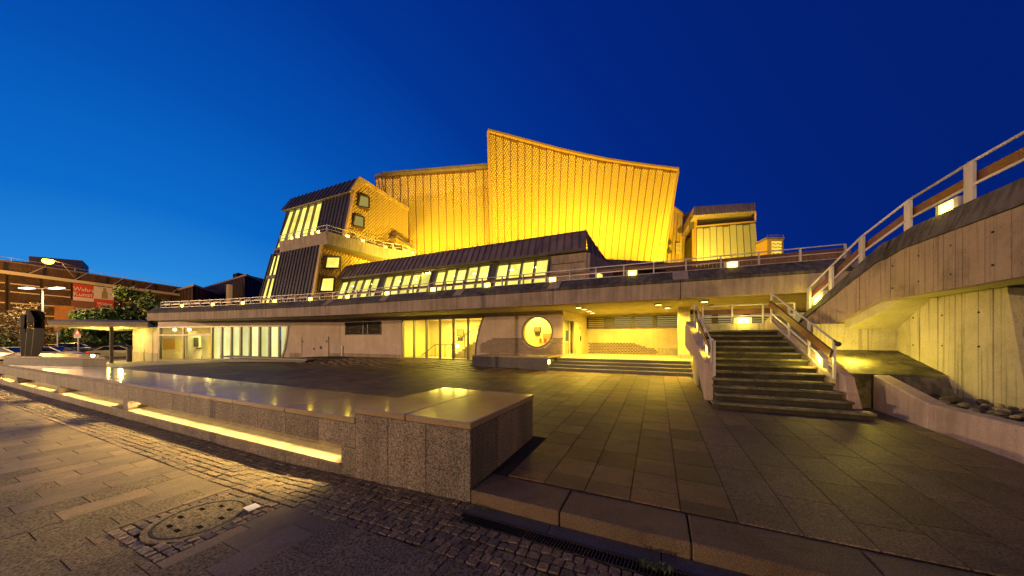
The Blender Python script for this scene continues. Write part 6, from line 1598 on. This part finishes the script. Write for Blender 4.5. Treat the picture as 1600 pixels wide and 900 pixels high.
# ------------------------------------------------------------------ cars
def car(px, k, ang, label, paint, suv=False, tail=True, L_=4.7, W=1.82, H=1.46):
    p = atk(px, 530, k); t = thing('parked_car', label, 'car', (0, 0, 0)); H = 1.75 if suv else H
    hw = W / 2
    st_ = [(-L_/2, .52, .62, .80), (-L_/2 + .12, .32, .86, .93), (-L_/2 + .9, .24, .96, 1.0), (-.9, .22, .94, 1.0), (.7, .22, .92, 1.0), (L_/2 - 1.0, .24, .88, .98), (L_/2 - .25, .30, .74, .9), (L_/2, .42, .60, .74)]
    if suv: st_ = [(x, z0, z1 + .16, w_) for x, z0, z1, w_ in st_]
    b = MB()
    for x, z0_, z1_, w_ in st_:
        b.v += [(x, -hw * w_ * .96, z0_), (x, -hw * w_, (z0_ + z1_) / 2), (x, -hw * w_ * .93, z1_), (x, hw * w_ * .93, z1_), (x, hw * w_, (z0_ + z1_) / 2), (x, hw * w_ * .96, z0_)]
    n = len(st_)
    for i in range(n - 1):
        for j in range(6): q = (j + 1) % 6; b.f.append((i * 6 + j, i * 6 + q, (i + 1) * 6 + q, (i + 1) * 6 + j)); b.m.append(0)
    b.f.append(tuple(range(6))); b.f.append(tuple(range(n * 6 - 1, n * 6 - 7, -1))); b.m += [0, 0]
    b.build('body', paint, t, smooth=False, bevel=.03)
    zb_ = .90 + (.16 if suv else 0); rear = -L_/2 + (.25 if suv else .55)
    gs = [(rear, zb_, .80), (rear + (.35 if suv else .75), H - .06, .66), (.25, H - .02, .68), (1.25 if not suv else 1.4, zb_ + .02, .80)]
    b = MB()
    for x, z, w_ in gs: b.v += [(x, -hw * w_ * 1.06, z), (x, hw * w_ * 1.06, z)]
    b.f += [(0, 2, 4, 6), (1, 7, 5, 3), (0, 1, 3, 2), (2, 3, 5, 4), (4, 5, 7, 6), (0, 6, 7, 1)]; b.m += [0] * 6
    b.build('glasshouse', M['carglass'], t)
    b = MB(); x1, x2 = gs[1][0], gs[2][0]
    b.hexa([(x1 - .05, -hw * .71, H - .07), (x2 + .1, -hw * .73, H - .03), (x2 + .1, hw * .73, H - .03), (x1 - .05, hw * .71, H - .07), (x1, -hw * .6, H - .01), (x2, -hw * .62, H + .02), (x2, hw * .62, H + .02), (x1, hw * .6, H - .01)]); b.build('roof', paint, t)
    for s_ in (-1, 1):
        b = MB()
        b.beam((gs[0][0], s_ * hw * .86, zb_), (gs[1][0], s_ * hw * .71, H - .05), .07, .12, (0, s_, 0)); b.beam((gs[3][0], s_ * hw * .86, zb_), (gs[2][0], s_ * hw * .73, H - .04), .07, .08, (0, s_, 0)); b.beam((-.35, s_ * hw * .87, zb_), (-.35, s_ * hw * .73, H - .04), .05, .09, (0, s_, 0)); b.build('pillar', paint, t)
        for x in (-L_/2 + .85, L_/2 - .9):
            wh_ = MB(); wh_.tube((x, s_ * (hw - .2), .33), (x, s_ * (hw + .01), .33), .33, 16); wo = wh_.build('wheel', M['tyre'], t)
            r__ = MB(); r__.tube((x, s_ * (hw), .33), (x, s_ * (hw + .025), .33), .20, 10); r__.build('rim', M['rail_w'], wo)
        b = MB(); b.box(-L_/2 - .015, s_ * hw * .50, .62, -L_/2 + .25, s_ * hw * .93, .82 + (.1 if suv else 0)); b.build('tail_light', M['tail'], t)
        b = MB(); b.box(L_/2 - .28, s_ * hw * .5, .58, L_/2 - .03, s_ * hw * .84, .70); b.build('headlight', M['white'], t)
    b = MB(); b.box(-L_/2 - .03, -.26, .50, -L_/2 + .1, .26, .62); b.build('number_plate', M['white'], t)
    t.location = (p.x, p.y, -.45); t.rotation_euler = (0, 0, math.radians(ang)); return t
M['carglass'] = plain('car_glass', (.01, .014, .03), .08); M['tyre'] = plain('tyre', (.015, .015, .015), .9); M['tail'] = emit('tail_light_glow', (1, .03, .02), 1.2)
cream = plain('cream_taxi_paint', (.66, .56, .32), .3); silverp = plain('silver_car_paint', (.45, .45, .46), .3, .5); darkp = plain('dark_car_paint', (.03, .035, .04), .3)
# heading seen from the camera: rear towards the viewer's left
car(186, 39.5, 64, 'cream taxi saloon with red tail lights standing left of the yellow lit wall', cream)
car(84, 35.5, 40, 'cream taxi just right of the sculpture, only its upper half visible', cream)
car(14, 33.0, 36, 'cream taxi at the far left edge behind the bench wall', cream)
car(127, 47, 52, 'dark off road car parked across the street behind the warning sign', darkp, True)
car(196, 50, 60, 'dark saloon almost hidden behind the cream taxi', darkp)
car(88, 50, 50, 'silver car beyond the taxi, right of the sculpture', silverp)

b = MB()
for k in range(420):
    x, y = (R.uniform(5.05, 5.92), R.uniform(5.5, 10.0)) if k < 260 else (R.uniform(-3, 4.5), R.uniform(3.85, 9))
    z = (.50 + R.uniform(0, .12)) if k < 260 else gz(x, y) + .012
    a = R.uniform(0, 6.28); l_ = R.uniform(.015, .04); dx, dy = math.cos(a) * l_, math.sin(a) * l_
    if k < 260 or R.random() < .22: b.face([(x - dx, y - dy, z), (x + dy * .5, y - dx * .5, z + .004), (x + dx, y + dy, z + .008), (x - dy * .5, y + dx * .5, z + .004)])
tag(stuff(b.build('fallen_leaves', plain('dry_leaf', (.09, .05, .02), .8), recalc=False)), 'small dry leaves scattered over the planter bed stones and paving', 'leaves')
